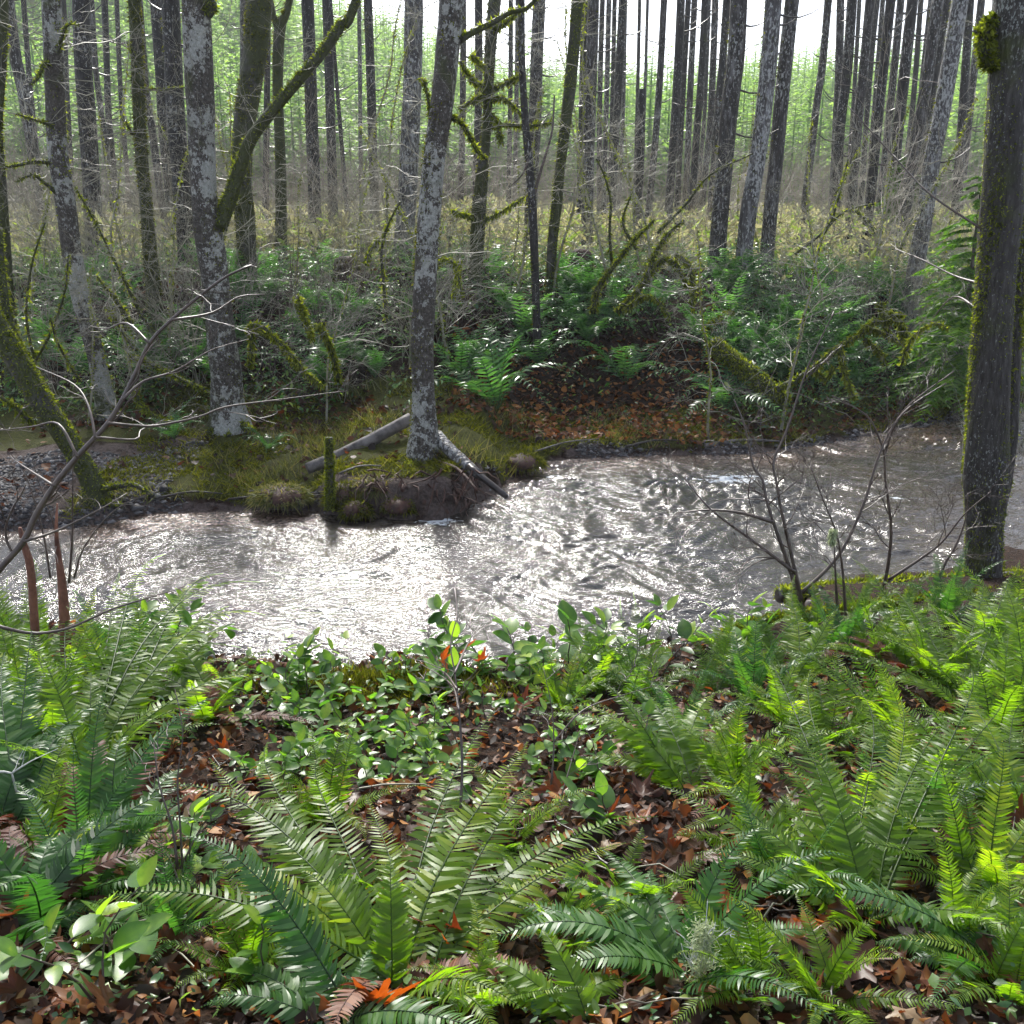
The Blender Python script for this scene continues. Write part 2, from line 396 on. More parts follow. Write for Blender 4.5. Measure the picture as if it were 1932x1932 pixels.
# ------------------------------------------------------------------ the ground: one sheet from behind the camera to the hill
_fe = [(-160, 1015), (0, 1002), (120, 1000), (215, 985), (300, 968), (420, 968), (560, 966), (640, 966), (760, 974), (850, 972), (895, 948), (950, 925),
       (985, 893), (1060, 872), (1150, 866), (1300, 864), (1480, 856), (1580, 838), (1700, 818), (1830, 795), (1932, 775), (2150, 745)]
_few = np.array([PZ(x, y) for x, y in _fe])
FEX, FEY = _few[:, 0], _few[:, 1]
def far_edge(x): return np.interp(x, FEX, FEY)
def near_lip(x): return np.interp(x, [-8, -4, -2, -1, 0, 0.8, 1.6, 2.4, 3.2, 5, 8], [7.6, 6.3, 5.9, 5.75, 5.75, 6.0, 6.6, 7.6, 8.4, 9.2, 9.8])
def near_z(x): return np.interp(x, [-8, -3, -1, 0.6, 2, 3.5, 8], [1.3, 1.25, 1.15, 1.1, 0.85, 0.72, 0.7])
def island(x): return sstep(PZ(560, 966)[0], PZ(640, 966)[0], x) * (1 - sstep(PZ(885, 948)[0], PZ(960, 925)[0], x))

def ground(x, y):
    x = np.asarray(x, float); y = np.asarray(y, float)
    lip = near_lip(x) + (fbm(x * 2.3 + 60, y * 0.3, 3) - 0.5) * 0.7; zl = near_z(x)
    t = np.clip(y / lip, -1.5, 1)
    zn = zl + (2.4 - zl) * np.where(t > 0, (1 - np.clip(t, 0, 1)) ** 1.15, 1 - t * 0.25)
    zn = zn - sstep(0, 1.1, y - lip) * (zl + 0.6)
    zn = zn + (fbm(x * 1.4, y * 1.4, 4) - 0.5) * 0.22
    s = y - far_edge(x) + (fbm(x * 1.7 + 5, y * 0.2, 3) - 0.5) * 0.25
    isl = island(x)
    base = 0.16 + 0.32 * isl + (fbm(x * 0.9 + 3, y * 0.9, 4) - 0.5) * 0.28
    zf = -0.5 + sstep(-0.5, 0.35 - 0.25 * isl, s) * (0.5 + base)
    yb = np.maximum(16.2 + 0.8 * np.sin(x * 0.5 + 1), far_edge(x) + 0.7)
    zf = zf + np.clip(s, 0, 4) * 0.07
    zf = zf + sstep(0, 5.4, y - yb) * 1.95 + (fbm(x * 0.5, y * 0.5, 4) - 0.5) * 0.6 * sstep(0, 3, y - yb)
    hl = np.interp(x / np.maximum(y, 20), [-0.6, -0.32, -0.13, 0.0, 0.12, 0.3, 0.5], [62, 54, 33, 19, 20, 24, 27])
    zf = zf + sstep(0, 1, (y - 85) / 170) * hl + (fbm(x * 0.03, y * 0.03, 3) - 0.5) * 6 * sstep(90, 150, y)
    mid = (lip + far_edge(x)) / 2
    w = sstep(-1, 1, y - mid)
    return zn * (1 - w) + zf * w

def hit(px, py, y0=1.0):
    """ground point under a measured point"""
    d = ray(px, py); d = d / d[1]
    Y = np.concatenate([np.arange(y0, 30, 0.03), np.arange(30, 320, 0.5)])
    p = CAM[None] + d[None] * Y[:, None]
    b = np.nonzero(p[:, 2] <= ground(p[:, 0], p[:, 1]))[0]
    i = b[0] if len(b) else len(Y) - 1
    q = p[i].copy(); q[2] = float(ground(q[0], q[1]))
    return q
def at(x, y): return np.array([x, y, float(ground(x, y))])

def build_ground():
    u = np.linspace(-1, 1, 341); gx = 9 * np.sinh(u * 4.2) * 1.0
    gy = np.concatenate([np.arange(-9, 1, 0.4), np.arange(1, 24, 0.11), 24 + 0.11 * np.cumsum(1.035 ** np.arange(140))])
    gy = gy[gy < 700]
    X, Y = np.meshgrid(gx, gy, indexing='ij')
    Z = ground(X, Y)
    nx, ny = X.shape
    i = np.arange(nx - 1)[:, None] * ny; j = np.arange(ny - 1)[None, :]
    q = np.stack([i + j, i + ny + j, i + ny + j + 1, i + j + 1], -1).reshape(-1, 4)
    mb = MB(); mb.add(np.stack([X, Y, Z], -1), q)
    m, nt, N, L = nodes_of('forest_floor')
    tc = N('ShaderNodeTexCoord')
    n1 = N('ShaderNodeTexNoise', i_Scale=3.0, i_Detail=8.0, i_Roughness=0.7); L(tc.outputs['Object'], n1.inputs['Vector'])
    n2 = N('ShaderNodeTexNoise', i_Scale=26.0, i_Detail=6.0, i_Roughness=0.7); L(tc.outputs['Object'], n2.inputs['Vector'])
    soil = ramp(N, [(0.3, (0.008, 0.005, 0.004)), (0.5, (0.025, 0.014, 0.009)), (0.7, (0.065, 0.035, 0.022))]); L(n2.outputs[0], soil.inputs[0])
    mossc = ramp(N, [(0.3, (0.02, 0.022, 0.006)), (0.6, (0.075, 0.08, 0.015)), (0.8, (0.13, 0.13, 0.03))]); L(n2.outputs[0], mossc.inputs[0])
    sandc = ramp(N, [(0.3, (0.045, 0.035, 0.032)), (0.6, (0.13, 0.10, 0.088)), (0.8, (0.2, 0.165, 0.15))]); L(n2.outputs[0], sandc.inputs[0])
    meadc = ramp(N, [(0.3, (0.10, 0.11, 0.03)), (0.5, (0.24, 0.25, 0.09)), (0.75, (0.42, 0.40, 0.22))]); L(n2.outputs[0], meadc.inputs[0])
    def at_(nm):
        a = N('ShaderNodeAttribute', attribute_name=nm)
        s = N('ShaderNodeMath', operation='ADD'); L(a.outputs['Fac'], s.inputs[0]); L(n1.outputs[0], s.inputs[1])
        r = ramp(N, [(0.86, (0, 0, 0)), (1.02, (1, 1, 1))]); L(s.outputs[0], r.inputs[0]); return r.outputs[0]
    a = N('ShaderNodeMix', data_type='RGBA'); L(at_('mossy'), a.inputs[0]); L(soil.outputs[0], a.inputs[6]); L(mossc.outputs[0], a.inputs[7])
    b = N('ShaderNodeMix', data_type='RGBA'); L(at_('sandy'), b.inputs[0]); L(a.outputs[2], b.inputs[6]); L(sandc.outputs[0], b.inputs[7])
    c_ = N('ShaderNodeMix', data_type='RGBA'); L(at_('meadow'), c_.inputs[0]); L(b.outputs[2], c_.inputs[6]); L(meadc.outputs[0], c_.inputs[7])
    bp = N('ShaderNodeBump', i_Strength=0.8, i_Distance=0.05); L(n2.outputs[0], bp.inputs['Height'])
    bs = N('ShaderNodeBsdfPrincipled', i_Roughness=0.85); bs.inputs['Specular IOR Level'].default_value = 0.1; L(c_.outputs[2], bs.inputs['Base Color']); L(bp.outputs[0], bs.inputs['Normal'])
    out = N('ShaderNodeOutputMaterial'); L(bs.outputs[0], out.inputs[0])
    o = mb.obj('ground', m)
    S_ = Y - far_edge(X)
    yb = np.maximum(16.2, far_edge(X) + 0.7)
    mossy = np.where((S_ > 0.05) & (Y < yb + 1.2), 0.55, 0.0) + np.where(Y > 23, 0.3, 0)
    xl = PZ(330, 930)[0]
    sandy = np.where((S_ > -0.5) & (S_ < 0.22) & (Y < 40), 0.5, 0.0) + np.where((X < xl) & (S_ > -0.4) & (S_ < 3.0) & (Y < 18), 0.5, 0)
    mossy = np.where(sandy > 0.45, mossy * 0.4, mossy)
    for nm, v in (('mossy', mossy), ('sandy', sandy), ('meadow', sstep(21.5, 25, Y) * 0.75)):
        at0 = o.data.attributes.new(nm, 'FLOAT', 'POINT'); at0.data.foreach_set('value', v.astype(np.float32).ravel())
    tag(o, 'leaf strewn forest floor and stream banks rising to a wooded hill', None, kind='structure')
build_ground()

# ------------------------------------------------------------------ water
def build_water():
    gx = np.concatenate([np.arange(-12, 8, 0.034), np.arange(8, 15, 0.06)]); gy = np.arange(6.0, 19.5, 0.024)
    X, Y = np.meshgrid(gx, gy, indexing='ij')
    fx = X + 0.35 * Y                                                # flow runs from the right far side to the left
    wx = (fbm(X * 0.5, Y * 0.5, 3) - 0.5) * 2.2; wy = (fbm(X * 0.5 + 40, Y * 0.5, 3) - 0.5) * 2.2
    calm = 0.55 + 0.75 * sstep(0.35, 0.65, fbm(X * 0.3 + 2, Y * 0.4 + 7, 3))
    h = 0.034 * (fbm((fx + wx) * 1.1, (Y + wy) * 1.9, 2) - 0.5)
    h += 0.034 * (np.abs(vn((fx + wx) * 2.2 + 11, (Y + wy) * 4.6) - 0.5) * -2 + 0.5)
    h += 0.034 * (np.abs(vn((fx + wx * 1.4) * 4.4 + 3, (Y + wy * 1.4) * 9.0) - 0.5) * -2 + 0.5)
    h += 0.014 * (vn((fx + wx * 1.7) * 9 + 30, (Y + wy * 1.7) * 17) - 0.5)
    Z = h * calm * 1.2
    nx, ny = X.shape
    i = np.arange(nx - 1)[:, None] * ny; j = np.arange(ny - 1)[None, :]
    q = np.stack([i + j, i + ny + j, i + ny + j + 1, i + j + 1], -1).reshape(-1, 4)
    mb = MB(); mb.add(np.stack([X, Y, Z], -1), q)
    m, nt, N, L = nodes_of('stream_water')
    tc = N('ShaderNodeTexCoord')
    mp = N('ShaderNodeMapping'); mp.inputs['Scale'].default_value = (0.8, 2.0, 1); mp.inputs['Rotation'].default_value = (0, 0, 0.25); L(tc.outputs['Object'], mp.inputs[0])
    n1 = N('ShaderNodeTexNoise', i_Scale=13.0, i_Detail=4.0, i_Distortion=0.9); L(mp.outputs[0], n1.inputs['Vector'])
    n0 = N('ShaderNodeTexNoise', i_Scale=0.7, i_Detail=3.0); L(tc.outputs['Object'], n0.inputs['Vector'])
    bc = ramp(N, [(0.35, (0.02, 0.018, 0.012)), (0.65, (0.05, 0.042, 0.028))]); L(n0.outputs[0], bc.inputs[0])
    sh = N('ShaderNodeAttribute', attribute_name='shallow')
    n5 = N('ShaderNodeTexNoise', i_Scale=22.0, i_Detail=4.0); L(tc.outputs['Object'], n5.inputs['Vector'])
    bed = ramp(N, [(0.35, (0.045, 0.028, 0.018)), (0.65, (0.15, 0.10, 0.07))]); L(n5.outputs[0], bed.inputs[0])
    bx = N('ShaderNodeMix', data_type='RGBA'); L(sh.outputs['Fac'], bx.inputs[0]); L(bc.outputs[0], bx.inputs[6]); L(bed.outputs[0], bx.inputs[7])
    # foam: broken white water where the stream hits the roots and over the shallow riffles
    fa = N('ShaderNodeAttribute', attribute_name='foam')
    n3 = N('ShaderNodeTexNoise', i_Scale=7.0, i_Detail=6.0, i_Roughness=0.7, i_Distortion=1.0); L(mp.outputs[0], n3.inputs['Vector'])
    sm = N('ShaderNodeMath', operation='ADD'); L(fa.outputs['Fac'], sm.inputs[0]); L(n3.outputs[0], sm.inputs[1])
    fr = ramp(N, [(0.98, (0, 0, 0)), (1.1, (1, 1, 1))]); L(sm.outputs[0], fr.inputs[0])
    mx = N('ShaderNodeMix', data_type='RGBA'); L(fr.outputs[0], mx.inputs[0]); L(bx.outputs[2], mx.inputs[6]); mx.inputs[7].default_value = (0.62, 0.66, 0.68, 1)
    rg = N('ShaderNodeMath', operation='MULTIPLY_ADD', i_1=0.4, i_2=0.05); L(fr.outputs[0], rg.inputs[0])
    bp = N('ShaderNodeBump', i_Strength=0.8, i_Distance=0.03); L(n1.outputs[0], bp.inputs['Height'])
    b = N('ShaderNodeBsdfPrincipled'); b.inputs['IOR'].default_value = 1.45
    b.inputs['Specular IOR Level'].default_value = 1.0
    L(mx.outputs[2], b.inputs['Base Color']); L(rg.outputs[0], b.inputs['Roughness']); L(bp.outputs[0], b.inputs['Normal'])
    out = N('ShaderNodeOutputMaterial'); L(b.outputs[0], out.inputs[0])
    o = mb.obj('water', m)
    foam = np.zeros(X.shape)
    for (px, py, rx, ry, a) in ((828, 985, 0.5, 0.35, 0.55), (1385, 905, 1.1, 0.45, 0.52), (1720, 915, 0.9, 0.35, 0.42), (1690, 940, 0.9, 0.4, 0.4), (1620, 880, 0.8, 0.3, 0.38), (590, 1150, 1.2, 0.5, 0.36), (700, 1060, 1.5, 0.6, 0.33), (470, 1040, 1.0, 0.4, 0.33), (1050, 900, 0.5, 0.3, 0.45)):
        c = PZ(px, py)
        foam = np.maximum(foam, a * np.exp(-((X - c[0]) / rx) ** 2 - ((Y - c[1]) / ry) ** 2))
    shal = sstep(-1.3, -0.1, Y - far_edge(X) + (fbm(X * .8, Y * .8, 3) - .5) * 1.2) * (1 - island(X) * .8) + 0.35 * sstep(3.5, 6, X)
    a1 = o.data.attributes.new('shallow', 'FLOAT', 'POINT'); a1.data.foreach_set('value', np.clip(shal, 0, 1).astype(np.float32).ravel())
    at0 = o.data.attributes.new('foam', 'FLOAT', 'POINT'); at0.data.foreach_set('value', foam.astype(np.float32).ravel())
    tag(o, 'rippling silver grey stream running between fern covered banks', None, kind='structure')
build_water()

# ------------------------------------------------------------------ trees
UP = np.array([0, 0, 1.0])
def twigs(mb, p, d, L, r, lev, rng, up=0.05, jit=0.22, kids=(3, 5), sides=3, ratio=0.55, spread=0.8, tone=0.5, keep=None):
    n = 6 if lev > 0 else 4
    p = np.asarray(p, float); d = np.asarray(d, float) / np.linalg.norm(d)
    pts = [p]; ds = [d]
    for i in range(n):
        d = d + np.array([rng.gauss(0, jit), rng.gauss(0, jit), rng.gauss(0, jit) + up]); d /= np.linalg.norm(d)
        pts.append(pts[-1] + d * L / n); ds.append(d)
    rr = np.linspace(r, r * (0.45 if lev > 0 else 0.3), n + 1)
    tube(mb, np.array(pts), rr, sides, caps=False, tone=tone)
    if keep is not None: keep.append((np.array(pts), rr))
    if lev <= 0: return
    for k in range(rng.randint(*kids)):
        u = rng.uniform(0.25, 1.0) * n; i = min(int(u), n - 1); f = u - i
        q = pts[i] * (1 - f) + pts[i + 1] * f
        s = np.array([rng.gauss(0, 1), rng.gauss(0, 1), rng.gauss(0, 1)]); s -= ds[i] * s.dot(ds[i]); s /= np.linalg.norm(s) + 1e-9
        twigs(mb, q, ds[i] + s * spread * rng.uniform(0.6, 1.3), L * ratio * rng.uniform(0.6, 1.2), max(r * 0.55 * (1 - 0.4 * u / n), 0.0022), lev - 1, rng, up, jit, kids, sides, ratio, spread, tone, keep)

def trunk_line(pts, ws, Y, top=17.0, lean_fix=0.5):
    """world centre line and radii of a trunk measured from top to base; carried down into the ground and up past the frame"""
    pw = [P(x, y, Y) for x, y in pts]
    ws = [ws] * len(pw) if np.isscalar(ws) else list(np.interp(np.linspace(0, 1, len(pw)), np.linspace(0, 1, len(ws)), ws))
    rw = [wid(w, p) / 2 for w, p in zip(ws, pw)]
    pw = pw[::-1]; rw = rw[::-1]
    base = pw[0]; g = float(ground(base[0], base[1]))
    d = pw[0] - pw[1]; d = d / abs(d[2] + 1e-9)
    if base[2] > g - 0.25:
        n = base + d * (base[2] - g + 0.3); pw = [n] + pw; rw = [rw[0] * 1.08] + rw
    t = pw[-1]; u = pw[-1] - pw[-2]; u = u / max(u[2], 1e-3) if u[2] > 0 else np.array([0, 0, 1.0])
    r = rw[-1]
    if top > t[2] + 0.5:
        h = top - t[2]
        for f in (0.25, 0.6, 1.0):
            k = 1 - lean_fix * f
            pw.append(t + np.array([u[0] * k, u[1] * k, 1]) * h * f); rw.append(r * (1 - 0.7 * f))
    return np.array(pw), np.array(rw)

def tree(name, label, pts, ws, Y, mat, cat='tree', group=None, top=14.0, sides=14, rough=0.10, moss=0, moss_side=(0, 0, 1), moss_size=0.05, moss_cut=0.5, moss_hi=0.75,
         moss_mat='moss', twig_n=0, twig_L=1.2, twig_lev=2, twig_r=0.010, twig_mat='twig', twig_z=(0.2, 0.7), stubs=0, flare=1.35, lean_fix=0.5, step=0.22, hang=0.3, bias=0.1, twig_up=0.02, twig_group=False):
    pw, rw = trunk_line(pts, ws, Y, top, lean_fix)
    L, par = catmull(pw, step)
    rad = np.interp(par, np.arange(len(rw)), rw)
    hgt = L[:, 2] - L[0, 2]
    rad = rad * (1 + (flare - 1) * np.exp(-np.maximum(hgt - 0.25, 0) / 0.28))
    b = np.array([L[0, 0], L[0, 1], float(ground(L[0, 0], L[0, 1]))])
    root = thing(name, label, cat, b, group=group)
    mb = MB(); tube(mb, L, rad, sides, rough)
    mb.obj('trunk', M[mat], root, origin=b)
    if moss:
        mm = MB(); moss_tufts(mm, L, rad, moss, moss_size, moss_side, bias, hang, cut=moss_cut, hi=moss_hi)
        if mm.n: mm.obj('moss', M[moss_mat], root, origin=b)
    rng = random.Random(hash(round(pts[0][0] * 7 + Y * 31)) & 0xffff)
    if twig_n:
        tm = MB()
        for k in range(twig_n):
            i = int(len(L) * rng.uniform(*twig_z)); a = rng.uniform(0, 2 * math.pi)
            d = np.array([math.cos(a), math.sin(a) * 0.7, rng.uniform(-0.15, 0.6)])
            twigs(tm, L[i], d, twig_L * rng.uniform(0.5, 1.3), twig_r * rng.uniform(0.6, 1.3), twig_lev, rng, up=twig_up, jit=0.2)
        tm.obj('branchwork', M[twig_mat], root, origin=b)
    if stubs:
        tm = MB()
        for k in range(stubs):
            i = int(len(L) * rng.uniform(0.25, 0.75)); a = rng.uniform(-0.8, math.pi * 0.8)
            d = np.array([math.cos(a), math.sin(a) * 0.6, rng.uniform(-0.5, 0.1)])
            p0 = L[i] + d * rad[i] * 0.8; ln = rng.uniform(0.25, 0.9)
            pp = [p0 + d * ln * t + UP * ln * 0.55 * t * t for t in np.linspace(0, 1, 5)]
            tube(tm, np.array(pp), np.linspace(0.022, 0.006, 5), 4, caps=False)
        tm.obj('dead_branchwork', M['log_dark'], root, origin=b)
    return root, L, rad, b

def limb(root, b, pts, ws, Y, mat, name='branch', moss=0, moss_size=0.05, moss_side=(0, 0, 1), moss_mat='moss', hang=0.4, sides=10, rough=0.12, twig_n=0, twig_L=0.7, twig_lev=1, twig_mat='twig_pale', twig_r=0.006, cut=0.3, tail=None):
    Ys = [Y] * len(pts) if np.isscalar(Y) else list(np.interp(np.linspace(0, 1, len(pts)), np.linspace(0, 1, len(Y)), Y))
    pw = [P(x, y, yy) for (x, y), yy in zip(pts, Ys)]
    ws = [ws] * len(pw) if np.isscalar(ws) else list(np.interp(np.linspace(0, 1, len(pw)), np.linspace(0, 1, len(ws)), ws))
    rw = [wid(w, p) / 2 for w, p in zip(ws, pw)]
    if tail is not None:
        pw.append(pw[-1] + np.asarray(tail, float)); rw.append(rw[-1] * 0.4)
    L, par = catmull(np.array(pw), 0.12); rad = np.interp(par, np.arange(len(rw)), rw)
    mb = MB(); tube(mb, L, rad, sides, rough)
    o = mb.obj(name, M[mat], root, origin=b)
    if moss:
        mm = MB(); moss_tufts(mm, L, rad, moss, moss_size, moss_side, 0.1, hang, cut=cut)
        if mm.n: mm.obj('moss', M[moss_mat], o, origin=b)
    if twig_n:
        tm = MB(); rng = random.Random(int(pts[0][0] * 13 + pts[0][1]))
        for k in range(twig_n):
            i = int(len(L) * rng.uniform(0.15, 0.98)); i = min(i, len(L) - 1)
            a = rng.uniform(0, 2 * math.pi); d = np.array([math.cos(a), 0.6 * math.sin(a), rng.uniform(-0.4, 0.8)])
            twigs(tm, L[i], d, twig_L * rng.uniform(0.5, 1.3), twig_r, twig_lev, rng, up=0.03)
        tm.obj('twig', M[twig_mat], o, origin=b)
    return o

# --- near and middle trees, each measured top to base
t1, L1, r1, b1 = tree('alder_tree', 'tall mottled alder with white lichen bands leaning left beside the mossy slender trunk', [(97, 0), (104, 170), (109, 289), (122, 374), (136, 476), (152, 560), (177, 655), (195, 735), (203, 775)], [35, 35, 36, 38, 37, 34, 32, 34, 38], 16.2, 'alder', moss=1500, moss_side=(1, 0.3, 0.2), moss_cut=0.48, moss_mat='moss', moss_size=0.045, sides=18, twig_n=22, twig_L=1.9, twig_lev=2, twig_mat='twig_pale', twig_z=(0.2, 0.6), twig_r=0.008)
for pts, w in (([(104, 125), (85, 120), (70, 150), (55, 160)], (9, 4)), ([(108, 250), (92, 235), (62, 225), (30, 215)], (8, 3)), ([(112, 310), (70, 305), (30, 312), (0, 318)], (9, 4)), ([(104, 120), (125, 50), (150, 48)], (7, 3)), ([(120, 380), (90, 350), (60, 330), (30, 345)], (8, 3))):
    limb(t1, b1, pts, w, [16.2, 15.6], 'alder_mossy', moss=160, moss_size=0.05, hang=0.9, twig_n=9, twig_L=0.9)
t2, L2, r2, b2 = tree('alder_tree', 'slender alder thickly coated in green moss left of the big dark trunk', [(253, 0), (258, 102), (262, 204), (268, 306), (274, 374), (281, 459), (289, 544), (303, 640), (316, 705)], [22, 22, 23, 22, 22, 25, 26, 30, 34], 18.3, 'alder_mossy', moss=4200, moss_side=(0.3, -0.4, 0.2), moss_cut=0.36, moss_mat='moss_dark', moss_size=0.05, twig_n=10, twig_L=1.6, twig_mat='twig_pale', twig_z=(0.25, 0.6))
for pts, w in (([(250, 255), (240, 235), (238, 228)], (6, 3)), ([(258, 110), (246, 92), (240, 80)], (7, 3)), ([(262, 170), (310, 168), (350, 165)], (6, 2))):
    limb(t2, b2, pts, w, 18.2, 'alder_mossy', moss=80, twig_n=4)
t3, L3, r3, b3 = tree('alder_tree', 'stout dark grey alder whose mossy limb sweeps up to the right', [(369, 0), (374, 102), (379, 204), (382, 306), (385, 374), (394, 442), (405, 510), (413, 578), (419, 646), (425, 690), (430, 760), (433, 800)], [54, 53, 52, 50, 50, 54, 52, 50, 54, 56, 58, 66], 15.7, 'alder', moss=1600, moss_side=(1, 0.3, 0.1), moss_cut=0.5, moss_mat='moss_dark', moss_size=0.045, sides=22, rough=0.12, twig_n=12, twig_L=1.8, twig_mat='twig_pale', twig_z=(0.25, 0.65), twig_r=0.007)
limb(t3, b3, [(412, 430), (423, 401), (436, 367), (450, 323), (469, 272), (493, 235), (530, 190), (571, 143), (612, 95), (646, 44), (672, 0)], (32, 28, 27, 24, 23, 21, 20, 19, 19, 18), [15.7, 15.9], 'alder_mossy', moss=3600, moss_size=0.045, moss_side=(-0.6, 0, 1), hang=0.1, cut=0.3, twig_n=14, twig_L=0.9, tail=(1.2, 0, 3))
for pts in ([(425, 790), (405, 806), (392, 815)], [(440, 790), (462, 806), (480, 812)], [(432, 795), (436, 812), (430, 822)]):
    limb(t3, b3, pts, (26, 7), [15.7, 15.3], 'alder_mossy', name='root', moss=260, sides=8, moss_size=.05)
for pts in ([(198, 765), (182, 778), (172, 784)], [(205, 765), (222, 778), (232, 782)]):
    limb(t1, b1, pts, (18, 6), [16.2, 15.9], 'alder_mossy', name='root', moss=160, sides=8, moss_size=.05)
limb(t3, b3, [(390, 0), (398, 8), (396, 25), (384, 20)], (22, 24, 10), 15.6, 'alder_mossy', name='burl', moss=300, moss_size=0.05, cut=0.2)
t4, L4, r4, b4 = tree('alder_tree', 'broad mossy trunk curving behind the sweeping mossy limb', [(490, 0), (483, 85), (473, 153), (462, 221), (456, 289), (457, 357), (464, 425), (466, 500), (463, 565)], [48, 46, 44, 42, 40, 37, 36, 36, 40], 19.8, 'alder_mossy', moss=4200, moss_side=(-0.5, -0.5, 0.1), moss_cut=0.4, moss_mat='moss_dark', moss_size=0.05, sides=18, twig_n=6, twig_L=1.6, twig_mat='twig_pale')
t5, L5, r5, b5 = tree('alder_tree', 'narrow forked trunk right of the broad mossy trunk', [(546, 0), (538, 30), (527, 60), (524, 170), (528, 260), (530, 340), (530, 440)], [13, 15, 22, 20, 19, 21, 22], 22.5, 'alder_mossy', moss=700, moss_side=(-1, 0, 0.1), moss_mat='moss_dark', twig_n=8, twig_L=1.6, twig_mat='twig_pale')
limb(t5, b5, [(526, 62), (518, 35), (510, 0)], (13, 11), 22.5, 'alder_mossy', moss=60, tail=(-.3, 0, 2.5))
tc_, Lc, rc, bc_ = tree('alder_tree', 'central grey alder with white lichen patches standing on the root bank by the water', [(853, -5), (845, 85), (835, 187), (823, 272), (814, 357), (807, 442), (801, 544), (797, 646), (799, 740), (800, 820), (799, 885)], [47, 45, 44, 43, 44, 45, 43, 42, 41, 48, 58], 13.6, 'alder', moss=2600, moss_side=(-1, 0.2, 0.15), moss_cut=0.46, moss_mat='moss_dark', moss_size=0.04, sides=24, rough=0.11, flare=1.25, twig_n=8, twig_L=1.3, twig_mat='twig_pale', twig_z=(0.12, 0.5), twig_r=0.006)
for pts, w, tl in (([(868, 75), (890, 62), (925, 45), (965, 22), (1010, 0)], (15, 12, 9, 8), (.6, 0, 1)), ([(850, 222), (870, 232), (888, 262), (900, 285), (918, 300)], (11, 8, 6), None), ([(815, 235), (800, 150), (790, 148)], (5, 2), None)):
    limb(tc_, bc_, pts, w, [13.6, 13.9], 'alder_mossy', moss=420, moss_size=0.05, hang=1.2, cut=0.4, twig_n=8, twig_L=0.8, tail=tl)
for pts, w in (([(785, 880), (770, 900), (760, 925)], (14, 9)), ([(805, 890), (806, 920), (800, 950)], (14, 8)), ([(820, 885), (850, 915), (862, 950)], (14, 6)), ([(815, 870), (862, 885), (900, 925)], (11, 5)), ([(830, 880), (870, 905), (880, 960)], (9, 4)), ([(795, 900), (830, 930), (845, 968)], (8, 4)), ([(822, 905), (838, 950), (832, 975)], (6, 3)), ([(840, 890), (885, 940), (868, 965)], (6, 3)), ([(770, 905), (745, 935), (735, 960)], (7, 3))):
    limb(tc_, bc_, pts, w, [13.45, 12.35], 'rot', name='root', sides=7, rough=0.25)
t6, L6, r6, b6 = tree('maple_tree', 'crooked mossy tree with drooping mossy branches right of the central alder', [(934, -4), (927, 68), (922, 153), (920, 204), (916, 272), (906, 340), (899, 408), (896, 493), (896, 520)], [24, 22, 19, 18, 18, 19, 20, 20, 22], 20.0, 'alder_mossy', moss=1800, moss_side=(-0.6, 0, 0.3), moss_mat='moss_dark', moss_cut=0.42, twig_n=10, twig_L=1.5, twig_mat='twig_pale')
for pts, w in (([(922, 165), (900, 158), (882, 140), (868, 115)], (11, 6, 5)), ([(924, 170), (950, 160), (972, 148), (990, 146)], (9, 5)), ([(918, 195), (945, 185), (968, 200), (988, 222)], (8, 4)), ([(924, 238), (960, 236), (1000, 238), (1040, 232)], (10, 7, 5)), ([(920, 218), (935, 225), (942, 248), (945, 270)], (9, 4)), ([(916, 180), (890, 190), (868, 205)], (8, 4)), ([(925, 140), (905, 120), (890, 105)], (7, 4)), ([(908, 420), (945, 400), (990, 372)], (5, 3)), ([(898, 410), (870, 405), (855, 398)], (7, 4)), ([(930, 60), (955, 40), (985, 18)], (10, 6))):
    limb(t6, b6, pts, w, [20.0, 19.5], 'alder_mossy', moss=330, moss_size=0.09, hang=2.2, cut=0.3, twig_n=6, twig_L=0.9)
limb(t6, b6, [(918, 310), (912, 400), (906, 500)], (9, 10, 11), 20.1, 'alder_mossy', name='second_stem', moss=200)
t7, L7, r7, b7 = tree('maple_tree', 'thin black crooked trunk with side shoot standing among the far bank ferns', [(983, -4), (984, 102), (988, 187), (993, 255), (1000, 323), (1005, 408), (1008, 476), (1011, 565)], [14, 14, 14, 15, 16, 16, 15, 15], 19.0, 'fir_dark', moss=500, moss_side=(-1, 0.2, 0), moss_cut=0.5, moss_mat='moss_dark', twig_n=10, twig_L=1.2, twig_mat='twig_pale', twig_z=(0.2, 0.6))
limb(t7, b7, [(1005, 380), (1018, 330), (1030, 290), (1042, 245), (1046, 180)], (7, 5, 3), 19.0, 'twig', twig_n=6)
limb(t7, b7, [(998, 300), (985, 330), (965, 350)], (4, 2), 18.7, 'twig', twig_n=3)
t8, L8, r8, b8 = tree('alder_tree', 'wavy yellow green mossy trunk left of the round dark stump', [(1090, -4), (1083, 85), (1076, 153), (1066, 238), (1056, 323), (1050, 391), (1042, 459), (1040, 532)], [22, 22, 22, 21, 19, 21, 19, 19], 20.3, 'alder_mossy', moss=2600, moss_side=(-0.6, -0.4, 0.2), moss_cut=0.4, moss_mat='moss', moss_size=0.045, twig_n=8, twig_L=1.4, twig_mat='twig_pale', rough=0.16)
t9, L9, r9, b9 = tree('alder_tree', 'near alder with dark lichen bark and moss rims at the right edge by the water', [(1916, -6), (1908, 100), (1899, 250), (1890, 400), (1880, 520), (1868, 680), (1862, 800), (1860, 900), (1858, 1000), (1857, 1130)], [78, 74, 70, 72, 68, 70, 72, 77, 62, 66], 8.4, 'alder_rim', top=12.0, moss=0, sides=30, rough=0.18, flare=1.1)
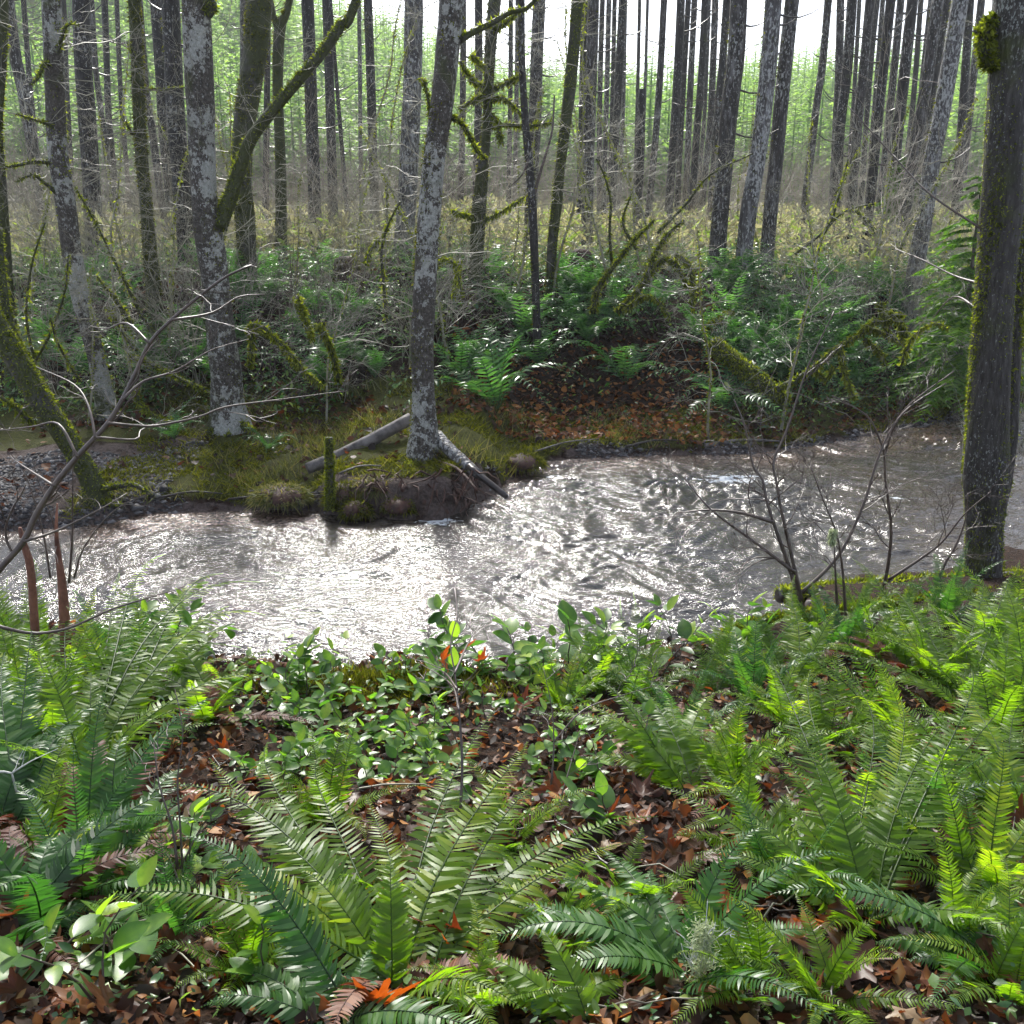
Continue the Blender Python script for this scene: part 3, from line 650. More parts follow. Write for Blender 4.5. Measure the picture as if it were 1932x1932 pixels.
mm = MB(); moss_tufts(mm, L9, r9, 12000, 0.026, (-1, 0.25, 0.1), 0.45, 0.6, cut=0.45, hi=0.9, patch=1.0)
moss_tufts(mm, L9, r9, 4000, 0.028, (1, 0.2, 0.0), 0.5, 0.4, cut=0.46, hi=0.9, patch=1.2)
mm.obj('moss', M['moss'], t9, origin=b9)
limb(t9, b9, [(1922, 300), (1922, 470), (1912, 600), (1906, 720), (1900, 830), (1888, 930), (1872, 1010)], (26, 28, 32, 34, 36, 32, 14), [8.6, 8.5], 'alder_rim', name='second_stem', moss=1500, moss_size=0.04, moss_side=(0.6, 0, 0.2), cut=0.42)
limb(t9, b9, [(1880, 30), (1862, 55), (1858, 85), (1866, 120), (1880, 130)], (14, 24, 26, 18), 8.35, 'alder_mossy', name='burl', moss=900, moss_size=0.05, cut=0.1)
limb(t9, b9, [(1870, 60), (1850, 62), (1836, 58)], (8, 5), 8.3, 'alder_mossy', moss=80)
for pts in ([(1850, 535), (1800, 520), (1740, 490), (1690, 470)], [(1848, 585), (1800, 560), (1760, 600)], [(1850, 430), (1760, 370), (1700, 310), (1600, 200)]):
    limb(t9, b9, pts, (5, 2), [8.4, 9.6], 'twig', name='twig', sides=5, twig_n=6, twig_L=0.35, twig_r=0.003)
tl, Ll, rl, bl = tree('maple_tree', 'thick mossy trunk leaning out of the frame to the left from the gravel bar', [(-110, 380), (-60, 520), (-12, 610), (34, 683), (68, 745), (102, 793), (129, 835), (153, 872), (174, 910), (186, 955)], [34, 36, 42, 42, 42, 40, 38, 37, 37, 44], 12.6, 'alder_mossy', top=11, moss=6500, moss_side=(0.75, 0.0, 0.65), moss_cut=0.34, moss_mat='moss', moss_size=0.045, bias=0.3, sides=20, hang=0.2, moss_hi=0.9, lean_fix=0.9)
limb(tl, bl, [(-5, 430), (4, 530), (20, 614), (58, 690), (102, 765)], (18, 16, 14, 12), [13.4, 12.7], 'alder_mossy', name='second_stem', moss=900, moss_size=0.045, tail=None)
limb(tl, bl, [(62, 800), (30, 770), (0, 748)], (10, 6), [12.6, 12.4], 'alder_mossy', moss=150, moss_size=0.07, hang=1.8, cut=0.2)
for pts in ([(178, 935), (200, 950), (230, 955)], [(178, 930), (210, 920), (255, 915), (285, 935)], [(180, 945), (165, 960), (150, 965)]):
    limb(tl, bl, pts, (16, 6), [12.6, 12.3], 'alder_mossy', name='root', moss=200, sides=8)
tree('alder_tree', 'mossy dark stem rising along the left edge of the picture', [(4, -4), (2, 120), (-4, 240), (0, 340), (5, 440), (12, 540), (18, 620)], [24, 20, 16, 22, 26, 26, 28], 17.5, 'alder_mossy', moss=1500, moss_side=(1, 0, 0), moss_mat='moss', twig_n=16, twig_L=1.8, twig_mat='twig_pale', twig_z=(0.2, 0.55))

# --- the conifer stand behind, each trunk measured
G_ = 'conifer trunks standing on the far terrace'
big = [
    ('grey furrowed fir trunk directly left of the central alder', [(781, -4), (779, 136), (775, 238), (770, 340), (763, 442), (758, 500)], 36, 21.5, 'fir_grey'),
    ('big fir trunk with upcurved dead branch stubs on its right side', [(1394, -4), (1389, 102), (1377, 204), (1367, 306), (1358, 408), (1352, 500)], 33, 21.5, 'fir'),
    ('pale flaky fir trunk, left one of the leaning pair', [(1460, -4), (1452, 102), (1442, 204), (1428, 306), (1411, 408), (1401, 515)], 31, 21.0, 'fir_grey'),
    ('dark fir trunk, right one of the leaning pair', [(1495, -4), (1483, 102), (1473, 204), (1464, 306), (1456, 374), (1446, 485)], 27, 21.8, 'fir'),
    ('pale purple grey fir trunk leaning right behind the hemlock sapling', [(1812, -4), (1795, 102), (1778, 204), (1758, 306), (1747, 391), (1732, 480)], 31, 21.5, 'fir_grey'),
    ('dark fir trunk left of the stout dark grey alder', [(321, -4), (326, 102), (333, 238), (343, 340), (352, 460)], 34, 21.5, 'fir_dark'),
    ('dark fir trunk right of the banded leaning alder', [(153, -4), (156, 102), (163, 204), (170, 306), (176, 420)], 32, 23.0, 'fir_dark'),
    ('straight dark fir trunk crossed by the sweeping mossy limb', [(580, -4), (585, 136), (590, 272), (594, 400)], 24, 27.0, 'fir_dark'),
    ('straight fir trunk just right of the one crossed by the mossy limb', [(617, -4), (622, 170), (627, 333), (629, 400)], 18, 31.0, 'fir_dark'),
    ('lone slim fir trunk midway between mossy limb and grey furrowed fir', [(694, -4), (699, 136), (703, 272), (707, 400)], 17, 31.0, 'fir_dark'),
    ('fir trunk behind the thin black crooked trunk', [(1018, -4), (1013, 102), (1010, 204), (1004, 330), (1000, 460)], 24, 25.0, 'fir'),
    ('dark fir trunk right behind the wavy mossy trunk', [(1120, -4), (1115, 170), (1110, 306), (1107, 465)], 22, 24.5, 'fir'),
    ('fir trunk with frosted bark left of the pale leaning trunk behind the hemlock sapling', [(1770, -4), (1751, 136), (1734, 238), (1718, 330), (1705, 420)], 22, 26.0, 'fir'),
    ('dark fir trunk with its foot showing at the terrace edge right of the leaning pair', [(1681, -4), (1666, 136), (1652, 272), (1642, 374), (1630, 475)], 18, 24.0, 'fir_dark'),
    ('moss topped slim fir trunk alone in the gap right of the leaning pair', [(1563, -4), (1552, 119), (1540, 204), (1530, 289), (1520, 370)], 14, 32.0, 'fir'),
]
for i, (lab, pts, w, Y, mt) in enumerate(big):
    tree('fir_tree', lab, pts, w, Y, mt, group=G_, top=14, rough=0.06, sides=16, stubs=26 if 'stubs' in lab else 8 if i > 0 else 0, flare=1.15, moss=260, moss_side=(-1, 0, 0), moss_mat='moss_dark', moss_size=0.06, twig_n=5, twig_L=1.1, twig_mat='twig', twig_lev=1)
far = [
    ([(14, -4), (31, 119), (44, 170), (70, 330)], 22, 28), ([(172, -4), (181, 136), (190, 204), (202, 300)], 11, 30), ([(197, -4), (201, 102), (204, 204), (212, 300)], 12, 34), ([(262, -4), (275, 170), (286, 238), (299, 340), (312, 430)], 14, 28),
    ([(293, -4), (303, 136), (309, 238), (323, 374)], 21, 27), ([(459, -4), (459, 119), (450, 300)], 13, 33), ([(505, -4), (504, 150), (502, 306)], 12, 34), ([(677, -4), (679, 136), (680, 280)], 8, 45),
    ([(903, -4), (903, 170), (899, 340)], 15, 30), ([(874, 80), (872, 260), (868, 400)], 12, 34), ([(964, -4), (963, 170), (960, 350)], 9, 40), ([(976, -4), (975, 130), (972, 300)], 8, 42), ([(1104, -4), (1100, 170), (1096, 350)], 15, 33), ([(1137, -4), (1132, 170), (1131, 350)], 10, 40),
    ([(1149, -4), (1144, 204), (1140, 350)], 10, 38), ([(1160, -4), (1155, 204), (1150, 350)], 9, 42), ([(1175, -4), (1168, 136), (1161, 272), (1157, 350)], 15, 32), ([(1207, -4), (1204, 136), (1199, 320)], 7, 46), ([(1253, -4), (1246, 136), (1236, 272), (1227, 365)], 13, 33),
    ([(1285, -4), (1277, 170), (1267, 320)], 16, 30), ([(1299, -4), (1289, 170), (1281, 320)], 11, 36), ([(1311, -4), (1304, 136), (1297, 300)], 12, 38), ([(1331, -4), (1324, 136), (1316, 238), (1308, 350)], 14, 33), ([(1350, -4), (1345, 136), (1340, 238), (1327, 360)], 13, 36),
    ([(1372, -4), (1362, 136), (1355, 204), (1346, 340)], 15, 30), ([(1586, -4), (1583, 136), (1578, 238), (1573, 350)], 15, 33), ([(1608, -4), (1598, 136), (1585, 238), (1578, 350)], 19, 29), ([(1642, -4), (1629, 136), (1618, 238), (1610, 340)], 18, 29), ([(1656, -4), (1642, 136), (1630, 300)], 10, 40),
    ([(1700, -4), (1683, 170), (1669, 306), (1658, 390)], 14, 32), ([(1722, -4), (1707, 136), (1693, 255), (1684, 350)], 21, 28), ([(1788, -4), (1768, 119), (1754, 204), (1738, 330)], 15, 33), ([(1830, -4), (1819, 170), (1808, 320)], 16, 30), ([(1852, -4), (1838, 130), (1820, 300)], 14, 34),
    ([(44, -4), (60, 200), (78, 360)], 10, 40), ([(120, -4), (128, 200), (136, 340)], 9, 42), ([(220, -4), (228, 180), (240, 330)], 9, 44), ([(650, 340), (655, 400), (657, 460)], 9, 30), ([(1180, -4), (1176, 200), (1170, 330)], 8, 48), ([(1338, -4), (1330, 200), (1320, 330)], 8, 50),
    ([(1622, -4), (1610, 200), (1600, 330)], 8, 48), ([(1738, -4), (1722, 200), (1706, 330)], 10, 44), ([(1222, -4), (1216, 200), (1210, 330)], 6, 55), ([(1666, -4), (1650, 200), (1640, 330)], 9, 46), ([(1756, -4), (1740, 150), (1728, 300)], 9, 44)]
far.sort(key=lambda r: r[0][0][0])
ORD = ['first', 'second', 'third', 'fourth', 'fifth', 'sixth', 'seventh', 'eighth', 'ninth', 'tenth', 'eleventh', 'twelfth', 'thirteenth', 'fourteenth', 'fifteenth', 'sixteenth', 'seventeenth', 'eighteenth', 'nineteenth', 'twentieth']
sects = [('left of the stout grey alder', lambda x: x < 369), ('between the stout grey and central alders', lambda x: 369 <= x < 853), ('between central alder and stubbed fir', lambda x: 853 <= x < 1394), ('right of the leaning fir pair', lambda x: x >= 1394)]
for where, test in sects:
    rows = [r for r in far if test(r[0][0][0])]
    for i, (pts, w, Y) in enumerate(rows):
        tree('fir_tree', f'slim far fir trunk, {ORD[i]} from left of those {where}', pts, w, Y, 'fir_dark' if i % 3 else 'fir', group='slim far conifer trunks', top=13, rough=0.06, sides=9, stubs=9, flare=1.1, step=0.5, lean_fix=0.3)
tree('snag', 'broken off dead snag ending below the treeline among the slim firs', [(1212, 168), (1209, 272), (1205, 357), (1202, 430)], [14, 16, 17], 26, 'fir_dark', cat='dead tree', top=0, rough=0.15, sides=10)

rng = random.Random(44); rm = MB()
for k in range(70):                                                  # fine roots hanging out of the undercut bank
    px = rng.uniform(690, 905); q = P(px, rng.uniform(885, 925), rng.uniform(12.45, 12.9)); pts = [q]; d = np.array([rng.uniform(-.7, .7), rng.uniform(-.7, -.1), -.35])
    for i in range(6):
        d = d + np.array([rng.gauss(0, .35), rng.gauss(0, .25), rng.gauss(-.12, .3)]); d /= np.linalg.norm(d); q = q + d * 0.09; q[2] = max(q[2], -0.03); pts.append(q)
    tube(rm, np.array(pts), np.linspace(rng.uniform(.008, .018), .003, 7), 4, caps=False)
rm.obj('rootwork', M['rot'], tc_, origin=bc_)

# --- pieces of dead wood
for i, (x0, y0, x1, y1, w) in enumerate(((430, 955, 560, 962, 5), (470, 938, 600, 948, 4), (300, 952, 420, 945, 5), (640, 905, 720, 893, 5), (520, 965, 610, 950, 3), (1010, 862, 1130, 842, 4), (1180, 852, 1290, 846, 5), (1330, 852, 1470, 845, 9))):
    a_ = hit(x0, y0 - 6, 11); b_ = hit(x1, y1 - 6, 11); a_[2] += .03; b_[2] += .05
    o = thing('stick', ['grey driftwood stick lying lowest on the gravel edge below the stout grey alder', 'thin driftwood stick above the lowest one on the gravel edge', 'driftwood stick at the foot of the leaning mossy trunk', 'small stick on the grass left of the mossy upright post', 'thin wet stick at the water left of the mossy post', 'thin stick at the left end of the moss bench edge', 'stick in the middle of the moss bench edge', 'dark driftwood pole along the water right of the moss bench'][i], 'stick', a_)
    r_ = wid(w, a_) / 2; mid = (a_ + b_) / 2 + [0, .05, .04]
    L_, _ = catmull(np.array([a_, mid, b_]), .1); m_ = MB(); tube(m_, L_, np.linspace(r_, r_ * .5, len(L_)), 6, .2); m_.obj('bole', M['log' if i % 2 else 'log_dark'], o, origin=a_)

def loose(name, label, cat, pts, ws, Y, mat, group=None, **kw):
    p0 = P(pts[0][0], pts[0][1], Y if np.isscalar(Y) else Y[0])
    root = thing(name, label, cat, p0, group=group)
    limb(root, p0, pts, ws, Y, mat, name=kw.pop('part', 'stem'), **kw)
    return root
loose('log', 'weathered grey log lying across the root bank behind the mossy upright post', 'log', [(580, 884), (637, 860), (705, 827), (776, 789)], (22, 22, 24, 24), [13.6, 14.3], 'log', part='bole')
loose('log', 'short thin dark stick under the weathered grey log', 'stick', [(702, 874), (740, 866), (776, 852)], 7, [13.5, 13.7], 'log_dark', part='bole')
loose('broken_post', 'upright bright moss covered broken trunk standing at the water edge', 'stump', [(622, 962), (623, 910), (622, 865), (621, 825)], (17, 16, 15, 15), [12.35, 12.45], 'alder_mossy', part='bole', moss=2600, moss_size=0.03, moss_side=(0, -0.2, 0.4), cut=0.02, hang=0.4, sides=14)
loose('log', 'pale barked broken log leaning from the roots to the water', 'log', [(824, 820), (845, 845), (872, 870), (903, 896)], (22, 24, 24, 18), [13.7, 12.9], 'fir_grey', part='bole')
loose('log', 'black wet pole dipping into the stream right of the roots', 'log', [(885, 880), (905, 897), (932, 918), (957, 938)], (14, 13, 11), [13.0, 12.6], 'log_dark', part='bole')
loose('log', 'stout moss covered log lying down the right bank', 'log', [(1345, 650), (1385, 683), (1430, 718), (1478, 762)], (30, 31, 32, 34), [18.0, 16.7], 'alder_mossy', part='bole', moss=3600, moss_size=0.06, moss_side=(0.2, -0.4, 0.7), cut=0.1, hang=0.8, sides=14)
loose('log', 'short mossy rotten log higher up the right bank', 'log', [(1322, 636), (1350, 612), (1380, 594)], (16, 20, 18), [18.8, 19.4], 'alder_mossy', part='bole', moss=900, moss_size=0.06, cut=0.2, hang=0.6)
fb = loose('fallen_branch', 'arching forked branch draped in yellow green moss on the right bank', 'branch', [(1466, 735), (1526, 702), (1578, 660), (1615, 636), (1642, 622)], (12, 11, 10, 10), [16.6, 16.9], 'alder_mossy', part='branch', moss=900, moss_size=0.07, hang=1.4, cut=0.1, twig_n=4)
fbo = np.array(fb.location)
for pts, w in (([(1642, 622), (1685, 638), (1718, 660)], (9, 5)), ([(1620, 632), (1650, 606), (1685, 608)], (8, 5)), ([(1585, 658), (1592, 700), (1612, 752)], (8, 4)), ([(1660, 570), (1668, 600), (1676, 632)], (8, 6)), ([(1676, 590), (1700, 610), (1716, 640)], (9, 5)), ([(1630, 640), (1665, 672), (1670, 690)], (7, 4)), ([(1535, 700), (1560, 715), (1572, 690)], (6, 3)), ([(1696, 588), (1700, 620), (1701, 650)], (6, 4))):
    limb(fb, fbo, pts, w, [16.8, 16.6], 'alder_mossy', moss=420, moss_size=0.08, hang=2.0, cut=0.1, sides=7)
loose('log', 'dark moss topped log lying at the stream edge behind the near alder', 'log', [(1470, 1124), (1560, 1117), (1680, 1108), (1800, 1100), (1950, 1092)], (28, 32, 34, 34, 34), [7.9, 8.6], 'log_dark', part='bole', moss=2400, moss_size=0.05, moss_side=(0, 0.1, 1), cut=0.36)
loose('log', 'bare grey branch lying just below the dark moss topped log', 'log', [(1522, 1140), (1600, 1143), (1668, 1142)], (16, 20, 16), [7.7, 7.8], 'log', part='bole')
loose('log', 'long green mossy log half buried in the ferns on the near right bank', 'log', [(1370, 1202), (1450, 1180), (1560, 1165), (1680, 1150), (1800, 1138), (1950, 1128)], (26, 32, 34, 34, 36, 36), [6.9, 7.9], 'alder_mossy', part='bole', moss=6000, moss_size=0.05, moss_side=(0, -0.3, 0.8), cut=0.12)

def stump(label, px, py, w, h, moss=500):
    p = hit(px, py); r = wid(w, p) / 2; hh = wid(h, p)
    root = thing('stump', label, 'stump', p)
    zs = np.array([-0.2, 0, 0.15, 0.4, 0.7, 0.9, 1.0]) * hh
    L = p + np.stack([np.zeros(7), np.zeros(7), zs], 1)
    rr = r * np.array([1.4, 1.25, 1.08, 0.98, 0.92, 0.8, 0.45])
    L2, par = catmull(L, 0.06); rad = np.interp(par, np.arange(7), rr)
    mb = MB(); tube(mb, L2, rad, 22, 0.32); mb.obj('bole', M['rot'], root, origin=p)
    mm = MB(); moss_tufts(mm, L2, rad, moss, 0.07, (0, 0, 1), 0.1, 0.6, cut=0.45); mm.obj('moss', M['moss_dark'], root, origin=p)
stump('round dark rotten stump on the far terrace edge', 1095, 530, 44, 58)
stump('ragged brown stump half hidden by brush left of the central alder', 656, 545, 46, 58)
stump('low rotten stump under the brush left of the thin black trunk', 880, 575, 34, 30)
# ------------------------------------------------------------------ the far hill: a stand of young conifers
def conifer_mesh(mb, h, r, whorls, per, rng, sprays=1, droop=0.25, z0=0.06):
    tube(mb, np.array([[0, 0, -0.3], [0, 0, h * 0.5], [0, 0, h]]), [h * 0.014, h * 0.008, 0.01], 4, tone=0.0)
    B = []; T = []; Wd = []; tn = []
    for k in range(whorls):
        u = k / whorls; z_ = h * (z0 + (1 - z0) * u)
        rad = r * (1 - u) ** 0.85 * rng.uniform(0.75, 1.15) + 0.08
        a0 = rng.uniform(0, 6.28)
        for j in range(per):
            a = a0 + j * 2 * math.pi / per + rng.uniform(-0.3, 0.3); q = rad * rng.uniform(0.6, 1.15); z = z_ + rng.uniform(-0.6, 0.6) * h / whorls
            d = np.array([math.cos(a), math.sin(a), 0]); b = np.array([0, 0, z])
            rise = 0.25 * u - droop * (1 - u)
            tip = b + d * q + UP * q * (rise + rng.uniform(-0.1, 0.1))
            s = np.array([-d[1], d[0], 0]); w = q * 0.36 + 0.06
            for m_ in range(sprays):
                f = 0.25 + 0.6 * (m_ + 0.5) / sprays
                c = b * (1 - f) + tip * f
                for sg in (-1, 1):
                    e = c + s * sg * w * (1.4 - f) * 1.3 + d * w * 0.8 - UP * w * rng.uniform(0.1, 0.6)
                    st = c + d * w * 0.75
                    t0 = rng.uniform(0.2, 1.0)
                    mb.add([c - d * w * 0.35, e, st], t=[[0, 1, 2]], tone=t0)
            t0 = rng.uniform(0.3, 1.0)
            mb.add([b, tip - d * q * 0.45 + s * w * 0.5 - UP * w * .2, tip, tip - d * q * 0.45 - s * w * 0.5 - UP * w * .2], q=[[0, 1, 2, 3]], tone=t0)
protos = []
for k in range(6):
    rng = random.Random(50 + k); mb = MB(); h = rng.uniform(8.5, 13); conifer_mesh(mb, h, h * rng.uniform(0.17, 0.23), 22, 6, rng, 2, 0.2)
    protos.append(mb.mesh('conifer_tree', M['needle'], smooth=False))
rg = np.random.default_rng(3)
cand = []
n = 0
for i in range(80000):
    y = rg.uniform(82, 275); x = rg.uniform(-0.62, 0.6) * y
    cand.append((x, y))
cand = np.array(cand)
# keep a blue-noise spacing
cell = {}; keep = []
for x, y in cand:
    d = 2.5 + (y - 82) * 0.010
    k = (int(x // 4), int(y // 4)); ok = True
    for a in (-1, 0, 1):
        for b in (-1, 0, 1):
            for (qx, qy) in cell.get((k[0] + a, k[1] + b), ()):
                if (qx - x) ** 2 + (qy - y) ** 2 < d * d: ok = False; break
            if not ok: break
        if not ok: break
    if ok: cell.setdefault(k, []).append((x, y)); keep.append((x, y))
keep = np.array(keep); keep = keep[np.argsort(keep[:, 1])]
gz = ground(keep[:, 0], keep[:, 1])
for i in range(min(280, len(keep))):
    x, y = keep[i]
    o = bpy.data.objects.new('conifer_tree', protos[i % 6]); COL.objects.link(o)
    o.location = (x, y, gz[i] - 0.1); o.rotation_euler = (0, 0, rg.uniform(0, 6.28)); s = rg.uniform(0.7, 1.2); o.scale = (s, s, s * rg.uniform(0.9, 1.15))
    tag(o, 'young pale green conifer at the foot of the wooded hill behind the bare trunks', 'conifer', 'young conifers at the foot of the hill')
lowp = []
for k in range(5):
    rng = random.Random(80 + k); mb = MB(); conifer_mesh(mb, 10.0, 2.1, 16, 6, rng, 1, 0.15)
    v = np.concatenate(mb.v); off = 0
    lowp.append((v, np.concatenate(mb.q), np.concatenate(mb.t), np.concatenate(mb.c)))
mb = MB()
for i in range(280, len(keep)):
    x, y = keep[i]; v, q, t, c = lowp[i % 5]; a = rg.uniform(0, 6.28); s = rg.uniform(0.75, 1.25); ca, sa = math.cos(a) * s, math.sin(a) * s
    vv = np.stack([v[:, 0] * ca - v[:, 1] * sa + x, v[:, 0] * sa + v[:, 1] * ca + y, v[:, 2] * s * 1.05 + gz[i]], 1)
    mb.add(vv, q, t, np.clip(c * 0.6 + rg.uniform(0, 0.5), 0, 1))
tag(mb.obj('forest', M['needle'], smooth=False), 'pale green young conifer forest covering the hill', 'forest', kind='stuff')

# hemlock saplings at the right edge
def hemlock(label, px, py, Y, h, r, seed):
    p = at(P(px, py, Y)[0], Y); rng = random.Random(seed)
    root = thing('hemlock_tree', label, 'tree', p)
    mb = MB(); tube(mb, np.array([[0, 0, -.3], [0.05, 0, h * .5], [0, 0, h]]), [0.07, 0.04, 0.01], 7); mb.obj('trunk', M['twig'], root)
    mb = MB()
    for k in range(30):
        z = h * (0.08 + 0.9 * k / 30); rad = r * (1 - k / 31) ** 0.7
        for j in range(6):
            a = rng.uniform(0, 6.28); d = np.array([math.cos(a), math.sin(a), 0]); L = rad * rng.uniform(0.6, 1.1)
            n = 14; u = np.linspace(0.1, 1, n)[:, None]
            pts = np.array([0, 0, z]) + d * L * u + UP * (0.15 * L * u - 0.45 * L * u ** 2)
            s = np.array([-d[1], d[0], 0])
            w = 0.30 * L * (1 - u ** 2 * 0.75) * (0.4 + u)
            for sg in (-1, 1):
                dr = s * sg + d * 0.7
                tip = pts + dr * w * NR.uniform(0.6, 1.1, (n, 1)) - UP * w * NR.uniform(0.15, 0.5, (n, 1))
                blades(mb, pts, tip, 0.028, NR.uniform(0, 1, n))
                mid = (pts + tip) / 2
                blades(mb, mid, mid + d * 0.09 - UP * 0.03 + s * sg * .02, 0.014, NR.uniform(0.2, 1, n))
    mb.obj('crown', M['needle_near'], root, smooth=False)
hemlock('bright green hemlock sapling with drooping sprays behind the near right alder', 1822, 560, 18.5, 4.3, 1.5, 3)
hemlock('small hemlock sapling low beside the dark fir foot on the terrace', 1690, 470, 27.0, 2.6, 1.2, 5)

# ------------------------------------------------------------------ bare brush beyond the stream
brush_p = []
for k in range(9):
    rng = random.Random(200 + k); mb = MB()
    for s in range(rng.randint(6, 9)):
        a = rng.uniform(0, 6.28); t = rng.uniform(0.05, 0.5)
        twigs(mb, (rng.uniform(-.25, .25), rng.uniform(-.25, .25), -0.1), (math.cos(a) * t, math.sin(a) * t, 1), rng.uniform(1.2, 2.6), 0.011, 2, rng, up=0.0, jit=0.16, kids=(4, 6), ratio=0.5, spread=0.7)
    brush_p.append(mb)
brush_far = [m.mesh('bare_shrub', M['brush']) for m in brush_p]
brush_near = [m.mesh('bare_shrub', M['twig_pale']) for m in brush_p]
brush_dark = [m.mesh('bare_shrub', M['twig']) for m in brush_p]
def shrub(me, p, s, label, group):
    o = bpy.data.objects.new('bare_shrub', me); COL.objects.link(o)
    o.location = p; o.rotation_euler = (R_.uniform(-.12, .12), R_.uniform(-.12, .12), R_.uniform(0, 6.28)); o.scale = (s, s, s * R_.uniform(0.85, 1.15))
    tag(o, label, 'shrub', group); return o
rg = random.Random(21)
for i in range(160):
    Y = 23 + 27 * rg.random() ** 1.1; x = rg.uniform(-0.56, 0.56) * Y
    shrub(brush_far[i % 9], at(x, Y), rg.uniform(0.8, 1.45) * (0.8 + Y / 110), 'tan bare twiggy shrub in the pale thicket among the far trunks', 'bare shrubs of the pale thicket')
for i in range(120):
    Y = rg.uniform(17.0, 23.5); x = rg.uniform(-0.55, 0.55) * Y
    if -0.06 < x / Y < 0.21 and Y < 19.8: continue
    if x > 0 and i % 2: continue
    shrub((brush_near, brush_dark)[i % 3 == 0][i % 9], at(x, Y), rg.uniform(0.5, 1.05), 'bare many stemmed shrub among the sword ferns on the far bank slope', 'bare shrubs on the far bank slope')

# arching mossy vine maples on the far bank
def vine(label, pts_list, Y, mat='alder_mossy', w=(9, 4), tw=9, moss=350, name='vine_maple', hang=1.2, twm='twig_pale', cat='shrub', ml=0.07):
    p = P(*pts_list[0][0], Y); root = thing(name, label, cat, p)
    for pts in pts_list:
        limb(root, p, pts, w, [Y, Y - 0.6], mat, name='stem', moss=moss, moss_size=ml, hang=hang, cut=0.28, sides=7, twig_n=tw, twig_L=0.9, twig_lev=2, twig_mat=twm, twig_r=0.005)
    return root
vine('leaning mossy maple stems rising right of the round dark stump', [[(1120, 590), (1128, 545), (1160, 500), (1195, 455), (1235, 415)], [(1165, 590), (1195, 560), (1222, 520), (1235, 480), (1262, 440), (1290, 415)], [(1222, 520), (1250, 490), (1275, 500), (1295, 540)]], 18.6, w=(13, 8, 5), moss=800)
vine('mossy arch of maple stem bending over the ferns below the stub bearing fir', [[(1180, 585), (1215, 560), (1245, 572), (1262, 600)], [(1275, 480), (1300, 500), (1307, 540), (1306, 590)]], 18.2, w=(9, 5), moss=700, hang=2.4)
vine('thin forked maple sapling below the leaning fir pair', [[(1155, 500), (1150, 440), (1152, 380), (1140, 330), (1125, 300)], [(1200, 470), (1175, 420), (1190, 370)], [(1240, 440), (1290, 390), (1340, 330), (1420, 290)]], 19.5, w=(6, 3), moss=120)
vine('mossy drooping maple branches beside the foot of the stout dark grey alder', [[(472, 690), (475, 640), (470, 615), (500, 620), (540, 660), (575, 700)], [(478, 620), (520, 640), (560, 690), (610, 730)], [(640, 720), (625, 660), (605, 620), (600, 615), (612, 610)], [(560, 560), (575, 600), (590, 640)]], 15.9, w=(10, 7, 5), moss=900, hang=2.2)
vine('leaning thin maple stems crossing behind the banded leaning alder', [[(330, 690), (270, 600), (230, 520), (180, 420), (140, 350)], [(260, 640), (235, 590), (205, 550), (180, 520)], [(300, 720), (240, 640), (200, 580)]], 17.2, w=(8, 5, 3), moss=420, hang=0.8)
vine('mossy fallen maple stem sloping down toward the stout dark grey alder', [[(245, 672), (290, 690), (330, 710), (385, 735)], [(255, 735), (265, 765), (300, 790), (330, 795)]], 15.8, w=(9, 6), moss=500)
vine('bent mossy sapling behind the central alder with drooping tips', [[(820, 510), (835, 490), (855, 495), (866, 530), (870, 560)], [(868, 490), (862, 530), (855, 560)]], 17.0, w=(7, 4), moss=350, hang=2.0)
vine('dark twiggy sapling with mossy elbow left of the central alder', [[(730, 610), (724, 540), (720, 480), (730, 430), (755, 380)], [(715, 450), (700, 470), (690, 500)]], 18.0, w=(7, 4), moss=200)
vine('wiry maple shoots over the left bank behind the leaning mossy trunk', [[(60, 690), (90, 640), (120, 560), (130, 480)], [(70, 700), (50, 600), (60, 500), (85, 420)], [(150, 720), (110, 650), (95, 600)]], 15.5, w=(6, 3), moss=150, tw=12)
vine('mossy low branch hanging over the water left of the near alder', [[(1826, 900), (1822, 870), (1830, 850)], [(1700, 690), (1720, 640), (1760, 610), (1790, 620)]], 14.5, w=(7, 4), moss=260)
vine('pale crooked maple shoots in the thicket right of the leaning fir pair', [[(1545, 470), (1555, 440), (1585, 405), (1620, 390), (1650, 385)], [(1610, 395), (1640, 420), (1650, 440)], [(1500, 480), (1560, 430), (1580, 380), (1600, 300)]], 20.5, w=(6, 4, 3), moss=120)

